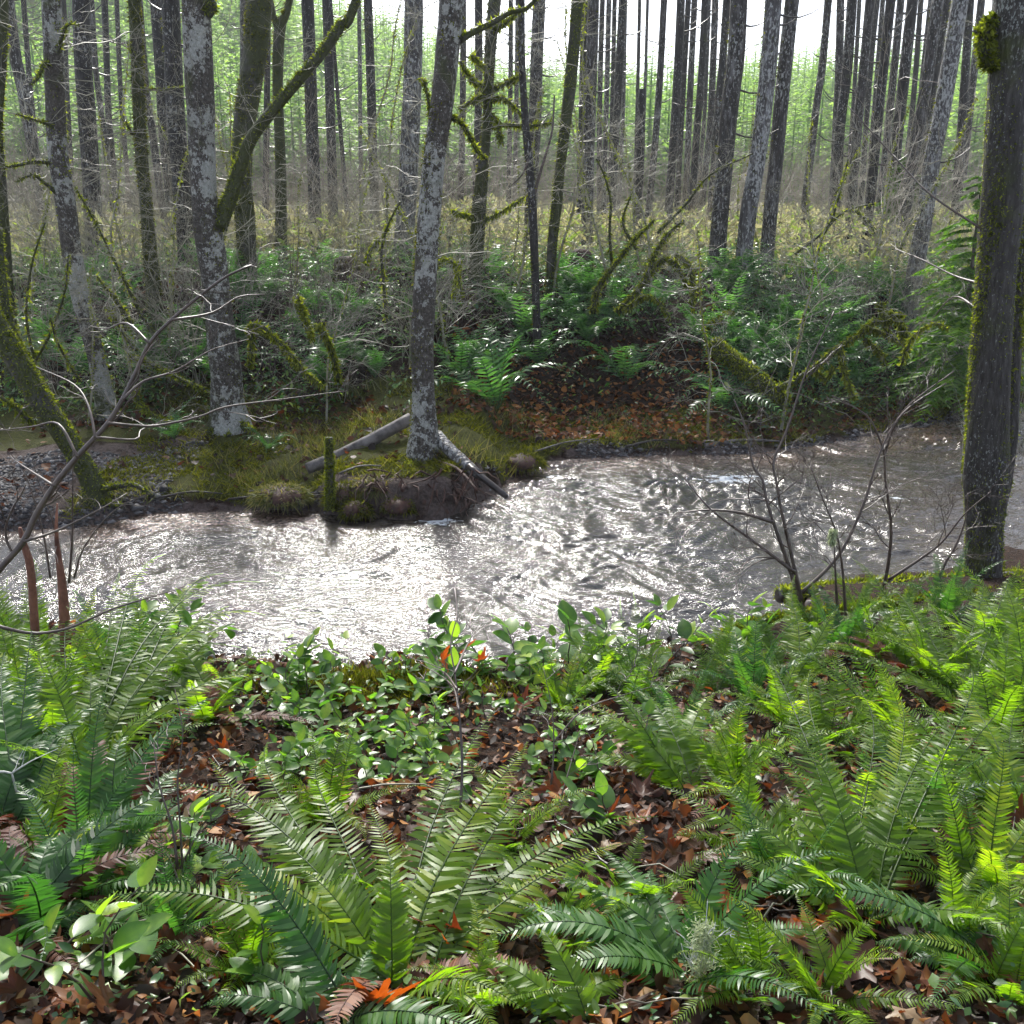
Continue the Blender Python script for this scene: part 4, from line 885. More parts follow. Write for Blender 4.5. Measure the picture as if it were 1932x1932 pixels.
# slender saplings filling the space between the trunks with fine pale twigs
rg = random.Random(77)
for k in range(6):
    rng = random.Random(300 + k); mb = MB(); H = rng.uniform(3.5, 6); d = np.array([rng.gauss(0, .12), rng.gauss(0, .12), 1]); p = np.array([0, 0, -.1]); pts = [p]
    for i in range(12):
        d = d + np.array([rng.gauss(0, .08), rng.gauss(0, .08), .03]); d /= np.linalg.norm(d); p = p + d * H / 12; pts.append(p)
    pts = np.array(pts); rr = np.linspace(.028, .006, 13); tube(mb, pts, rr, 5, caps=False)
    for i in range(2, 13):
        for q in range(rng.randint(1, 3)):
            a = rng.uniform(0, 6.28); twigs(mb, pts[i], (math.cos(a), math.sin(a), rng.uniform(-.2, .7)), rng.uniform(.6, 1.7) * (1.15 - i / 16), 0.008, 2, rng, up=0.02, jit=0.2, kids=(3, 5), spread=0.7)
    me = mb.mesh('bare_sapling', M['twig_pale'])
    mm_ = MB(); moss_tufts(mm_, pts, rr, 500, 0.05, None, 0, 1.2, cut=.3); mo_ = mm_.mesh('moss', M['moss'])
    for j in range(6):
        Y = rg.uniform(15.8, 24); x = (-0.52 + 1.04 * ((k * 6 + j * 7) % 36 + rg.random()) / 36) * Y
        if -0.05 < x / Y < 0.2 and Y < 19: Y = 20.5; x = x / 19 * 20.5
        o = bpy.data.objects.new('bare_sapling', me); COL.objects.link(o); o.location = at(x, Y); o.rotation_euler = (0, 0, rg.uniform(0, 6.28)); s_ = rg.uniform(.7, 1.2); o.scale = (s_, s_, s_)
        tag(o, 'slender bare sapling with fine pale twigs among the trunks of the far bank', 'sapling', 'slender bare saplings of the far bank')
        mo = bpy.data.objects.new('moss', mo_); COL.objects.link(mo); mo.parent = o

# ------------------------------------------------------------------ ferns
def frond(mb, C, wmax, pairs, seg, rng, width=0.0055, up=UP, droop=0.25, bare=0.10, tip_pow=2.0, tone0=0.5, curl=0.2):
    """one sword fern frond along centre line C: narrow blades in two rows"""
    C = np.asarray(C, float)
    s = np.concatenate([[0], np.cumsum(np.linalg.norm(np.diff(C, axis=0), axis=1))]); L = s[-1]; s /= L
    u = np.linspace(bare, 0.995, pairs)
    pos = np.stack([np.interp(u, s, C[:, k]) for k in range(3)], 1)
    T = np.gradient(C, axis=0); T /= np.linalg.norm(T, axis=1, keepdims=True)
    t = np.stack([np.interp(u, s, T[:, k]) for k in range(3)], 1); t /= np.linalg.norm(t, axis=1, keepdims=True)
    b = np.cross(t, up); b /= np.linalg.norm(b, axis=1, keepdims=True) + 1e-6
    nn = np.cross(b, t)
    uu = (u - bare) / (1 - bare)
    prof = np.minimum(1, 0.55 + uu * 2.2) * np.clip(1 - uu ** tip_pow, 0.05, 1) 
    Ln = wmax * prof
    v_all = []; n = pairs
    k = seg + 1; w = np.linspace(0, 1, k)
    pw = np.interp(w, [0, 0.12, 0.5, 0.8, 1], [0.65, 1.0, 0.85, 0.5, 0.0])
    for sg in (-1, 1):
        la = Ln * NR.uniform(0.82, 1.08, n) * np.where(NR.random(n) < 0.05, 0.35, 1.0)
        dr = droop * NR.uniform(0.3, 1.7, n)
        d = b * sg * 0.94 + t * (0.22 + 0.25 * uu[:, None]) + NR.normal(size=(n, 3)) * 0.05
        d /= np.linalg.norm(d, axis=1, keepdims=True)
        ctr = pos[:, None, :] + d[:, None, :] * (la[:, None] * w)[:, :, None] + t[:, None, :] * (la[:, None] * curl * w ** 2)[:, :, None] - nn[:, None, :] * (la[:, None] * dr[:, None] * w ** 2 - la[:, None] * 0.12 * w)[:, :, None]
        ax = t + nn * NR.normal(0.12, 0.25, n)[:, None]; ax /= np.linalg.norm(ax, axis=1, keepdims=True)
        hw = (width * np.clip(prof, 0.35, 1))[:, None] * pw
        V = np.stack([ctr - ax[:, None, :] * hw[:, :, None], ctr + ax[:, None, :] * hw[:, :, None]], 2)   # n,k,2,3
        idx = np.arange(n)[:, None] * (2 * k) + np.arange(seg)[None, :] * 2
        q = np.stack([idx, idx + 1, idx + 3, idx + 2], -1).reshape(-1, 4)
        if sg < 0: q = q[:, ::-1]
        tn = np.clip(tone0 + 0.22 * uu + NR.normal(0, 0.12, n), 0, 1)
        mb.add(V.reshape(-1, 3), q, tone=np.repeat(tn, 2 * k))
    rr = np.interp(s, [0, 1], [0.0045, 0.0012]) * (0.5 + L * 0.5)
    tube(mb, C, rr, 4, caps=False, tone=0.12)

def arc(B, T, arch=0.16, n=14, lift=0.5):
    """rachis: leaves the crown steeply and arches over to the tip"""
    B = np.asarray(B, float); T = np.asarray(T, float); D = T - B; L = np.linalg.norm(D)
    c1 = B + D * 0.3 + UP * L * arch * 1.1; c2 = B + D * 0.72 + UP * L * arch
    sw = np.cross(D, UP); sw = sw / (np.linalg.norm(sw) + 1e-6) * L; c1 = c1 + sw * R_.gauss(0, 0.05); c2 = c2 + sw * R_.gauss(0, 0.07)
    u = np.linspace(0, 1, n)[:, None]
    return (1 - u) ** 3 * B + 3 * (1 - u) ** 2 * u * c1 + 3 * (1 - u) * u * u * c2 + u ** 3 * T

def fern(label, base, fronds, mat='fern', extra=0, exL=(0.45, 0.75), pairs=54, seg=4, wm=0.092, base_is_px=True, dead=0, flat=False, group='sword ferns on the near bank', seed=1, az=(0, 6.28), lift=(0.15, 0.9), width=0.0092, tone=0.56):
    rng = random.Random(seed)
    b = hit(*base) if base_is_px else np.asarray(base, float)
    root = thing('fern', label, 'fern', b, group=group)
    def put(C, w, m, nm='frond', tn=0.4):
        mb = MB(); L = float(np.sum(np.linalg.norm(np.diff(C, axis=0), axis=1)))
        frond(mb, C, w * (0.6 + 0.45 * min(L, 1.2)), max(16, int(pairs * (0.55 + 0.5 * min(L, 1.1)))), seg, rng, width=width * rng.uniform(0.9, 1.12), droop=rng.uniform(0.1, 0.4), bare=rng.uniform(0.05, 0.13), tip_pow=rng.uniform(1.6, 2.6), tone0=tn + rng.uniform(-0.16, 0.16))
        return mb.obj(nm, M[m], root, origin=b)
    for fr in fronds:
        px, py, dy = fr[:3]; ar = fr[3] if len(fr) > 3 else 0.12; m = fr[4] if len(fr) > 4 else mat
        T = P(px, py, b[1] + dy); g = float(ground(T[0], T[1])) + 0.03
        if T[2] < g: T[2] = g
        put(arc(b + np.array([rng.uniform(-.05, .05), rng.uniform(-.05, .05), -0.02]), T, ar), wm, m, tn=tone)
    for k in range(extra + dead):
        a = rng.uniform(*az); L = rng.uniform(*exL); e = rng.uniform(*lift)
        if k >= extra: e = rng.uniform(-0.1, 0.12)
        T = b + np.array([math.cos(a) * math.cos(e), math.sin(a) * math.cos(e), math.sin(e)]) * L
        T[2] = max(T[2], b[2] + 0.02 if flat else float(ground(T[0], T[1])) + 0.04)
        put(arc(b + np.array([rng.uniform(-.06, .06), rng.uniform(-.06, .06), -0.02]), T, rng.uniform(0.12, 0.3)), wm * (0.8 if k >= extra else 1), 'fern_dead' if k >= extra else mat, 'frond', tone - 0.05)
    return root

fern('big bright sword fern spreading in the bottom middle among brown leaves', (775, 1885), [(300, 1480, .75), (395, 1430, .95), (505, 1400, 1.25), (610, 1420, 1.3), (820, 1430, 1.3, .06), (940, 1330, 1.7, .06), (995, 1400, 1.2), (1010, 1480, .95), (420, 1640, .3, .2), (480, 1560, .55, .16), (115, 1735, .2, .25), (1180, 1590, .7), (1240, 1540, .9), (690, 1500, .9, .08), (560, 1640, .3, .2)], extra=3, dead=2, seed=11, exL=(.35, .6))
fern('tall vivid sword fern at right with long fronds fanning above its neighbours', (1640, 1765), [(1330, 1440, .8), (1425, 1410, .75), (1240, 1480, .7), (1450, 1240, 1.6, .08), (1530, 1265, 1.5, .06), (1620, 1300, 1.3, .05), (1700, 1320, 1.2, .05), (1785, 1360, 1.0), (1832, 1262, 1.5), (1890, 1330, 1.2), (1390, 1540, .4, .2), (1560, 1420, .8, .05), (1700, 1480, .6, .06), (1310, 1610, .25, .25), (1480, 1500, .5)], extra=4, seed=12, tone=.5)
fern('lush sword fern fanning over the water at the left bank', (150, 1490), [(312, 1045, 2.4, .10), (225, 1082, 2.1, .08), (375, 1105, 2.2, .12), (420, 1082, 2.4, .12), (490, 1098, 2.3, .14), (500, 1160, 1.9, .18), (405, 1190, 1.6, .15), (330, 1130, 1.8, .10), (270, 1150, 1.6, .08), (150, 1110, 1.7, .06), (60, 1180, 1.3, .06), (545, 1290, 1.0, .25), (455, 1222, 1.4, .2, 'fern_pale'), (20, 1270, .8, .1), (360, 1240, 1.2), (230, 1230, 1.1)], extra=7, exL=(.5, .85), seed=13, tone=.5, lift=(.3, 1.0))
fern('dense sword fern with drooping blue green fronds along the left edge', (20, 1560), [(60, 1190, .9, .06), (100, 1260, .9, .1), (130, 1370, .5, .2), (150, 1450, .3, .3), (10, 1230, .9), (200, 1330, .8, .2), (90, 1500, .2, .3)], mat='fern_shade', extra=5, dead=2, seed=14, tone=.5)
fern('half withered fern with purplish brown fronds at the left side', (195, 1600), [(240, 1390, .4, .3), (180, 1420, .35, .3, 'fern_dead'), (120, 1440, .3, .3, 'fern_dead'), (300, 1390, .6, .2, 'fern_dead'), (260, 1480, .15, .3), (350, 1450, .4, .2)], mat='fern_shade', extra=3, dead=5, seed=15)
fern('dark drooping fern half rusted brown in the lower left corner', (70, 1770), [(25, 1560, .4, .3, 'fern_dead'), (100, 1580, .35, .3), (0, 1640, .2, .3), (150, 1640, .25, .25), (180, 1700, .1, .25)], mat='fern_shade', extra=5, dead=3, seed=16, tone=.35)
fern('shaded dark green sword fern sprawling low right of the bottom middle one', (1290, 1850), [(890, 1800, .05, .3), (930, 1720, .25, .25), (1040, 1650, .5, .2), (1130, 1600, .7), (1230, 1640, .55), (1330, 1700, .4), (1420, 1760, .3, .2), (1560, 1820, .15, .2), (1500, 1870, 0, .25), (1000, 1860, -.1, .3), (1150, 1700, .3, .2)], mat='fern_shade', extra=3, seed=17, tone=.5)
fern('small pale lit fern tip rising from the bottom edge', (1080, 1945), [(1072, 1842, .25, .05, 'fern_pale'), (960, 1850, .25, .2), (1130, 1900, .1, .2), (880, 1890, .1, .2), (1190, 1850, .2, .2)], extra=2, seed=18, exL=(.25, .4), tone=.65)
fern('broad sword fern filling the bank below the near right alder', (1815, 1330), [(1660, 1090, 1.3, .06), (1640, 1170, 1.1), (1740, 1120, 1.2, .06), (1850, 1105, 1.3), (1905, 1090, 1.4), (1935, 1150, 1.0), (1720, 1190, .8), (1570, 1235, .6), (1900, 1200, .8), (1610, 1290, .3, .2), (1780, 1160, 1.0)], extra=5, seed=19, tone=.5)
fern('sword fern on the right edge with fronds arching into the frame', (1925, 1560), [(1800, 1300, .9), (1830, 1420, .6), (1895, 1440, .4, .1, 'fern_pale'), (1925, 1330, .9), (1740, 1430, .5, .2), (1760, 1520, .3, .25), (1820, 1600, .1, .3)], extra=5, seed=20)
fern('dark sword fern in the lower right corner over brown maple leaves', (1860, 1840), [(1700, 1690, .3), (1760, 1650, .45), (1850, 1640, .5), (1925, 1680, .4), (1640, 1790, .1, .25), (1700, 1860, 0, .3), (1900, 1790, .1)], mat='fern_shade', extra=3, seed=21)
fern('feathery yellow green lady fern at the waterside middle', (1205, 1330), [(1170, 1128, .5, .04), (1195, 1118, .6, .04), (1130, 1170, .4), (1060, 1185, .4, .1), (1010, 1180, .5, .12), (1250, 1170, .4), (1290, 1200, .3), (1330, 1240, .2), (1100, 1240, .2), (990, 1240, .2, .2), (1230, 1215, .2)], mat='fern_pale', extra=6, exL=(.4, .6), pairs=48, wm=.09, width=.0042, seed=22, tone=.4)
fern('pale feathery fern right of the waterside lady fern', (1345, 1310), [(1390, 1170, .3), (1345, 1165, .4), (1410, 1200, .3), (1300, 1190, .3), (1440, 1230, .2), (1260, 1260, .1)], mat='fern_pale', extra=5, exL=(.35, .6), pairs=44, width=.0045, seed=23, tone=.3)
fern('fern with long low fronds under the tall vivid sword fern', (1290, 1500), [(1130, 1290, .8), (1080, 1330, .6), (1010, 1350, .5, .2), (1200, 1300, .8), (1260, 1310, .8), (1350, 1310, .8), (1400, 1340, .7), (1100, 1430, .2, .2), (1180, 1450, .1, .2)], extra=3, seed=24)
fern('fern clump between the mossy log and the tall vivid sword fern', (1490, 1290), [(1420, 1150, .6), (1480, 1120, .8, .06), (1500, 1085, 1.0, .05), (1560, 1170, .6), (1390, 1220, .3), (1600, 1200, .5), (1340, 1190, .4, .2)], extra=5, seed=25, exL=(.4, .65))
fern('small fern with brown withered lower fronds right of the mossy log', (1700, 1270), [(1590, 1200, .4, .2, 'fern_dead'), (1560, 1215, .2, .2, 'fern_dead'), (1660, 1150, .7), (1730, 1170, .6), (1780, 1210, .4), (1620, 1270, .1, .2, 'fern_dead')], extra=4, dead=3, seed=26)
fern('low fern with dead russet fronds among salal at left of the middle', (395, 1360), [(300, 1215, .6, .2), (390, 1250, .5, .25, 'fern_dead'), (405, 1290, .3, .3, 'fern_dead'), (240, 1290, .3, .2), (470, 1250, .5, .15), (190, 1330, .2, .2)], extra=5, dead=3, seed=27)
fern('single short fern in the dark hollow beyond the bottom middle fern', (1255, 1460), [(1225, 1370, .3), (1280, 1370, .3), (1310, 1400, .2), (1200, 1420, .1)], mat='fern_shade', extra=3, seed=28, exL=(.25, .4))
fern('fern along the bottom edge with fronds pointing left', (640, 1925), [(420, 1835, .15, .2), (520, 1780, .3, .2), (380, 1900, 0, .2), (700, 1790, .25)], mat='fern_shade', extra=2, seed=29)
fern('low fern at the far right waterline beneath the moss rimmed alder', (1900, 1240), [(1860, 1130, .6), (1935, 1120, .6), (1820, 1190, .2), (1900, 1100, .7)], extra=5, seed=30)
fern('small fern crowding the left edge above the dense blue green one', (30, 1330), [(15, 1090, 1.2, .05), (60, 1080, 1.3, .05), (110, 1130, 1.0), (0, 1150, 1.), (140, 1180, .7)], extra=5, seed=31, exL=(.4, .7), tone=.5)

# more clumps filling the near bank: patterns with their own fronds, then copies
near_p = []
for k in range(6):
    near_p.append(fern('x', (0, 0, 1.0), [], mat=('fern', 'fern', 'fern_shade', 'fern', 'fern_pale', 'fern')[k], extra=13, exL=(0.42, 0.82), base_is_px=False, seed=60 + k, lift=(0.2, 1.05), dead=1 if k in (2, 5) else 0, pairs=46, seg=3, group=None, flat=True))
fill = [(1560, 1420, .9), (1690, 1400, .95), (1760, 1290, .9), (1640, 1260, .9), (1580, 1230, .8), (1840, 1250, .9), (1930, 1330, 1.0), (1880, 1420, .9), (1780, 1500, .9), (1420, 1330, .8), (1480, 1370, .85), (1380, 1260, .75), (1900, 1190, .9), (1700, 1190, .8), (1780, 1170, .85), (1620, 1170, .7), (1530, 1190, .7),
        (60, 1270, .95), (120, 1330, 1.0), (220, 1290, .9), (300, 1250, .85), (250, 1370, .9), (80, 1420, .9), (330, 1300, .75), (20, 1460, .9), (400, 1310, .7), (1060, 1340, .65), (1130, 1310, .7), (1420, 1600, .7), (1700, 1600, .8), (1850, 1690, .8), (620, 1560, .6), (950, 1600, .6), (1180, 1720, .6), (1480, 1700, .6), (480, 1850, .55), (900, 1900, .45), (1430, 1880, .55), (1560, 1900, .6), (150, 1700, .7), (60, 1650, .8), (700, 1700, .5), (1050, 1790, .5), (1380, 1500, .8), (1280, 1400, .7), (1600, 1560, .8), (1720, 1480, .8), (1790, 1780, .6), (1900, 1880, .6), (330, 1780, .5)]
for i, (px, py, s) in enumerate(fill):
    p = hit(px, py); k = (2 if i % 5 == 4 else (0, 1, 3, 5)[i % 4]); k = 4 if py < 1240 and i % 2 else k
    dup(near_p[k], p, R_.uniform(0, 6.28), s, 'leafy green sword fern clump among the ferns crowding the near bank', 'crowded sword ferns of the near bank', (R_.uniform(-.1, .2), R_.uniform(-.12, .12)))
for r in near_p:
    for c in list(r.children): bpy.data.objects.remove(c)
    bpy.data.objects.remove(r)

# far bank ferns: five patterns with their own fronds, then copies
fern_p = []
for k in range(6):
    rng = random.Random(400 + k)
    root = thing('fern', 'x', 'fern', (0, 0, -50))
    for j in range(13):
        a = j * 2.4 + rng.uniform(-.3, .3); e = rng.uniform(0.1, 0.75); L = rng.uniform(0.6, 0.95)
        T = np.array([math.cos(a) * math.cos(e), math.sin(a) * math.cos(e), math.sin(e)]) * L; T[2] = max(T[2] - 0.15, 0.02)
        mb = MB(); frond(mb, arc((0, 0, 0), T, rng.uniform(0.28, 0.5), 9), 0.10, 22, 2, rng, width=0.014, droop=0.3, tone0=rng.uniform(0.25, 0.65))
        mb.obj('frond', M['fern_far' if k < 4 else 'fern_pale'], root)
    fern_p.append(root)
named = [(940, 775, 1.35, 'full arching sword fern at the foot of the far slope right of the central alder'), (1020, 690, 1.0, 'upright sword fern above the full arching one on the far slope'), (1180, 725, 1.1, 'lone sword fern among orange litter beyond the moss bench'), (985, 640, 1.1, 'broad sword fern below the thin black crooked trunk'),
         (1060, 560, .95, 'fern at the foot of the wavy mossy trunk'), (1100, 565, .9, 'fern drooping in front of the round dark stump'), (1370, 775, 1.15, 'fern hanging below the stout mossy log on the right bank'), (1500, 640, .95, 'brightest fern on the right bank slope above the fallen branch'), (1750, 720, 1.2, 'hanging fern at the bank edge left of the near right alder'),
         (1110, 650, 1.0, 'fern beside the leaning mossy maple stems'), (140, 715, 1.2, 'fern just right of the leaning mossy trunk'), (640, 700, 1.0, 'fern behind the drooping mossy maple branches'), (870, 720, .95, 'fern close behind the central alder on its right'), (330, 830, .55, 'small fern near the foot of the banded leaning alder'), (505, 850, .4, 'tiny fern by the mossy upright post')]
first = set()
def put_fern(k, p, s, label, group):
    r = dup(fern_p[k], p, R_.uniform(0, 6.28), s, label, group, (R_.uniform(-.15, .15) + 0.12, R_.uniform(-.15, .15)))
for i, (px, py, s, lab) in enumerate(named):
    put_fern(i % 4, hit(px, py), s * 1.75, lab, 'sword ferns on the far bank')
rg = random.Random(5)
n = 0
while n < 140:
    px = rg.uniform(1080, 1860) if n % 5 < 3 else rg.uniform(-20, 1100); py = rg.uniform(525, 735)
    if 980 < px < 1330 and py > 640: continue
    p = hit(px, py)
    if p[1] < 16 or p[1] > 24: continue
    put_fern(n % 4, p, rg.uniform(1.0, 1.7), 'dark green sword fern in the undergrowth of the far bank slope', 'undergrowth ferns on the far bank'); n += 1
for i in range(34):
    Y = rg.uniform(21.5, 33); x = rg.uniform(-.5, .5) * Y
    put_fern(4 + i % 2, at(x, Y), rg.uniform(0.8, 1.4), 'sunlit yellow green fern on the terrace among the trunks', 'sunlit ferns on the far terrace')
for r in fern_p:
    for c in list(r.children): bpy.data.objects.remove(c)
    bpy.data.objects.remove(r)

# ------------------------------------------------------------------ salal: stems with oval leaves
def oval(mb, p, d, nrm, L, w, tone, fold=0.18, curl=0.15):
    d = d / np.linalg.norm(d); s = np.cross(d, nrm); s /= np.linalg.norm(s) + 1e-9; n = np.cross(s, d)
    u = np.linspace(0, 1, 8); prof = np.sin(np.pi * u ** 0.8) ** 0.75 * w; prof[0] = 0.0; prof[-1] = 0
    c = p + d * (L * u)[:, None] - n * (curl * L * u ** 2)[:, None]
    l = c + s * prof[:, None] + n * (fold * prof)[:, None]; r = c - s * prof[:, None] + n * (fold * prof)[:, None]
    v = np.stack([l, c, r], 1).reshape(-1, 3); tone = np.clip(tone + np.tile([0.05, 0.22, -0.05], 8) + np.repeat(NR.normal(0, .06, 8), 3), 0, 1)
    i = np.arange(7)[:, None] * 3
    q = np.concatenate([np.concatenate([i, i + 3, i + 4, i + 1], 1), np.concatenate([i + 1, i + 4, i + 5, i + 2], 1)])
    mb.add(v, q, tone=tone)
def salal_proto(seed, stems, h, leaf):
    rng = random.Random(seed); root = thing('salal_plant', 'x', 'plant', (0, 0, -50)); ms = MB(); ml = MB()
    for s in range(stems):
        a = rng.uniform(0, 6.28); lean = rng.uniform(0.2, 0.9); d = np.array([math.cos(a) * lean, math.sin(a) * lean, 1.0]); d /= np.linalg.norm(d)
        p = np.array([rng.uniform(-.05, .05), rng.uniform(-.05, .05), -0.03]); pts = [p]; H = h * rng.uniform(0.6, 1.2); n = rng.randint(5, 8)
        for k in range(n):
            d = d + np.array([rng.gauss(0, .2), rng.gauss(0, .2), -0.05 + rng.gauss(0, .1)]); d /= np.linalg.norm(d); p = p + d * H / n; pts.append(p)
            if k >= 1:
                sd = np.cross(d, UP); sd /= np.linalg.norm(sd) + 1e-9
                dd = sd * (1 if k % 2 else -1) + d * rng.uniform(0.2, 0.9) + np.array([rng.gauss(0, .25), rng.gauss(0, .25), rng.gauss(0.0, .2)])
                nr = UP + np.array([rng.gauss(0, .35), rng.gauss(0, .35), 0]); L = leaf * rng.uniform(0.7, 1.25)
                oval(ml, p, dd, nr, L, L * rng.uniform(0.24, 0.34), min(1, max(0, rng.gauss(0.45, 0.22))))
        dd = d + np.array([rng.gauss(0, .3), rng.gauss(0, .3), 0.0]); oval(ml, p, dd, UP + np.array([rng.gauss(0, .3), rng.gauss(0, .3), 0]), leaf, leaf * 0.28, rng.uniform(.5, 1))
        tube(ms, np.array(pts), np.linspace(0.004, 0.0018, len(pts)), 4, caps=False)
    ms.obj('stem', M['twig'], root); ml.obj('foliage', M['salal'], root)
    return root
sal = [salal_proto(600 + k, 2 + k % 3, 0.19 + 0.04 * (k % 4), 0.07 + 0.009 * (k % 3)) for k in range(9)]
spots = [(60, 1860, 1.5, 'large leaved salal at the bottom left corner'), (230, 1850, 1.4, 'salal with broad veined leaves left of the bottom edge fern'), (300, 1690, 1.1, 'salal with one glossy notched leaf above brown leaves at lower left'), (205, 1905, 1.3, 'salal sprig cut by the bottom edge at left'), (370, 1610, 1.1, 'salal with round silvery leaf left of the bottom middle fern'), (240, 1660, 1.0, 'salal in the shade beside the half withered fern'),
         (1120, 1440, 1.1, 'pale leaved salal in front of the dark hollow'), (1180, 1480, 1.0, 'salal just below the dark hollow'), (790, 1315, 1.2, 'salal with a pale upright leaf at the waterside mossy mound'), (620, 1290, 1.1, 'salal leaning over the water left of the mossy mound'), (1000, 1290, 1.1, 'salal with a bright yellow green leaf beside the lady fern'), (560, 1330, 1.1, 'salal nearest the low fern with russet fronds')]
for i, (px, py, s, lab) in enumerate(spots):
    dup(sal[i % 9], hit(px, py), R_.uniform(0, 6.28), s, lab, 'salal plants on the near bank')
rg = random.Random(9); n = 0
while n < 70:
    px = rg.uniform(430, 1120) if rg.random() < 0.72 else rg.uniform(0, 1500); py = rg.uniform(1250, 1480) if rg.random() < .93 else rg.uniform(1480, 1900)
    p = hit(px, py)
    if p[1] > 6.5: continue
    dup(sal[n % 9], p, rg.uniform(0, 6.28), rg.uniform(0.7, 1.15), 'small oval leaved salal scattered over the near bank litter', 'scattered salal on the near bank'); n += 1
rg = random.Random(15)
for i in range(26):
    p = at(rg.uniform(-2.4, 2.0), 5.0); L_ = float(near_lip(p[0])); p = at(p[0], L_ - rg.uniform(-0.05, 0.5))
    dup(sal[i % 9], p, rg.uniform(0, 6.28), rg.uniform(1.0, 1.9), 'leggy salal sprig leaning out over the water from the near bank edge', 'salal sprigs along the near water edge', (rg.uniform(-.5, .1), rg.uniform(-.3, .3)))
for r in sal:
    for c in list(r.children): bpy.data.objects.remove(c)
    bpy.data.objects.remove(r)

# ------------------------------------------------------------------ fallen maple leaves
def maple_verts(rng, L=0.16, curl=0.4):
    lob = [(0, 1.0), (58, 0.92), (-58, 0.92), (118, 0.6), (-118, 0.6)]
    pts = []
    for a0, r0 in sorted(lob):
        for da, f in ((-26, 0.42), (-15, 0.62), (-9, 0.60), (-5, 0.85), (0, 1.0), (5, 0.85), (9, 0.60), (15, 0.62)):
            a = math.radians(a0 + da + rng.uniform(-2, 2)); r = L * r0 * f * rng.uniform(0.93, 1.07)
            pts.append((math.sin(a) * r, math.cos(a) * r))
    pts = np.array(pts); n = len(pts)
    inner = pts * 0.5
    rr = np.hypot(pts[:, 0], pts[:, 1]) / L
    k1, k2, ph = rng.uniform(-curl, curl), rng.uniform(-curl, curl), rng.uniform(0, 6.28)
    ang = np.arctan2(pts[:, 1], pts[:, 0])
    def zz(p, e=1.0): 
        x, y = p[:, 0] / L, p[:, 1] / L
        return L * (k1 * x * x + k2 * y * y + 0.16 * e * np.sin(3 * np.arctan2(y, x) + ph) * np.hypot(x, y))
    lobed = 0.10 * L * np.cos(ang * 5 + 1.0)
    v = np.vstack([[0, 0, 0], np.c_[inner, zz(inner)], np.c_[pts, zz(pts) + rr * lobed]])
    i = np.arange(n); j = (i + 1) % n
    t = np.stack([np.zeros(n, int), 1 + j, 1 + i], 1)
    q = np.stack([1 + i, 1 + j, 1 + n + j, 1 + n + i], 1)
    st = np.array([[0, 0, 0], [0.003, -L * .5, L * .1], [-.003, -L * .5, L * .1]])
    v = np.vstack([v, st + [0, 0, .001]]); t = np.vstack([t, [[2 * n + 1, 2 * n + 2, 2 * n + 3]]])
    return v, q, t
leafm = {}
for mn in ('maple_brown', 'maple_orange', 'maple_tan'):
    leafm[mn] = []
    for k in range(7):
        rng = random.Random(900 + k); v, q, t = maple_verts(rng, 0.125, 0.75); mb = MB(); mb.add(v, q[:, ::-1], t[:, ::-1], tone=0.35 + 0.3 * NR.random(len(v))); leafm[mn].append(mb.mesh('fallen_leaf', M[mn]))
def leaf_at(p, mn, k, s, label, group=None, tilt=0.38, lift=0.025):
    o = bpy.data.objects.new('fallen_leaf', leafm[mn][k % 7]); COL.objects.link(o)
    o.location = (p[0], p[1], p[2] + lift); o.rotation_euler = (R_.gauss(0, tilt), R_.gauss(0, tilt), R_.uniform(0, 6.28)); o.scale = (s, s, s)
    return tag(o, label, 'leaf', group)
for px, py, mn, s, lab in ((365, 1370, 'maple_orange', 1.1, 'glowing orange maple leaf on the litter left of the middle'), (1365, 1400, 'maple_brown', 1.5, 'large curled brown maple leaf beside the dark hollow'), (1335, 1370, 'maple_brown', 1.2, 'brown maple leaf tucked behind the large curled one'), (735, 1730, 'maple_tan', 1.1, 'tan yellow maple leaf under the bottom middle fern'), (905, 1800, 'maple_orange', 1.0, 'orange maple leaf lit in the shade right of the bottom middle fern'), (860, 1790, 'maple_brown', 1.4, 'dark maroon maple leaf shading the hollow under the bottom middle fern'),
                           (1590, 1745, 'maple_brown', 1.5, 'reddish brown maple leaf standing up left of the lower right fern'), (1610, 1850, 'maple_brown', 1.6, 'large folded russet maple leaf near the lower right corner'), (40, 1760, 'maple_brown', 1.5, 'star shaped brown maple leaf at the lower left edge'), (540, 1345, 'maple_tan', .8, 'pale yellow leaf among salal left of the middle'), (1160, 1425, 'maple_tan', .8, 'pale curled leaf beside the pale leaved salal'), (985, 1350, 'maple_orange', 1.0, 'upright orange maple leaf behind the middle fern frond'), (705, 1930, 'maple_orange', 1.1, 'orange brown leaf at the bottom edge left of the pale fern tip'), (1570, 1640, 'maple_tan', .9, 'beige leaf caught at the base of the tall vivid fern')):
    leaf_at(hit(px, py), mn, R_.randint(0, 6), s, lab, None, 0.45, 0.06)
rg = random.Random(33); n = 0; tries = 0
while n < 270 and tries < 5000:
    tries += 1
    px = rg.uniform(-20, 1950); py = 1290 + 640 * rg.random() ** 0.85
    p = hit(px, py)
    if p[1] > 6.6: continue
    r = rg.random(); mn = 'maple_brown' if r < 0.72 else 'maple_orange' if r < 0.86 else 'maple_tan'
    lab = {'maple_brown': 'dark brown fallen maple leaf in the near bank litter', 'maple_orange': 'orange fallen maple leaf in the near bank litter', 'maple_tan': 'pale tan fallen maple leaf in the near bank litter'}[mn]
    leaf_at(p, mn, n, rg.uniform(0.42, 1.0), lab, {'maple_brown': 'brown fallen leaves', 'maple_orange': 'orange fallen leaves', 'maple_tan': 'tan fallen leaves'}[mn]); n += 1

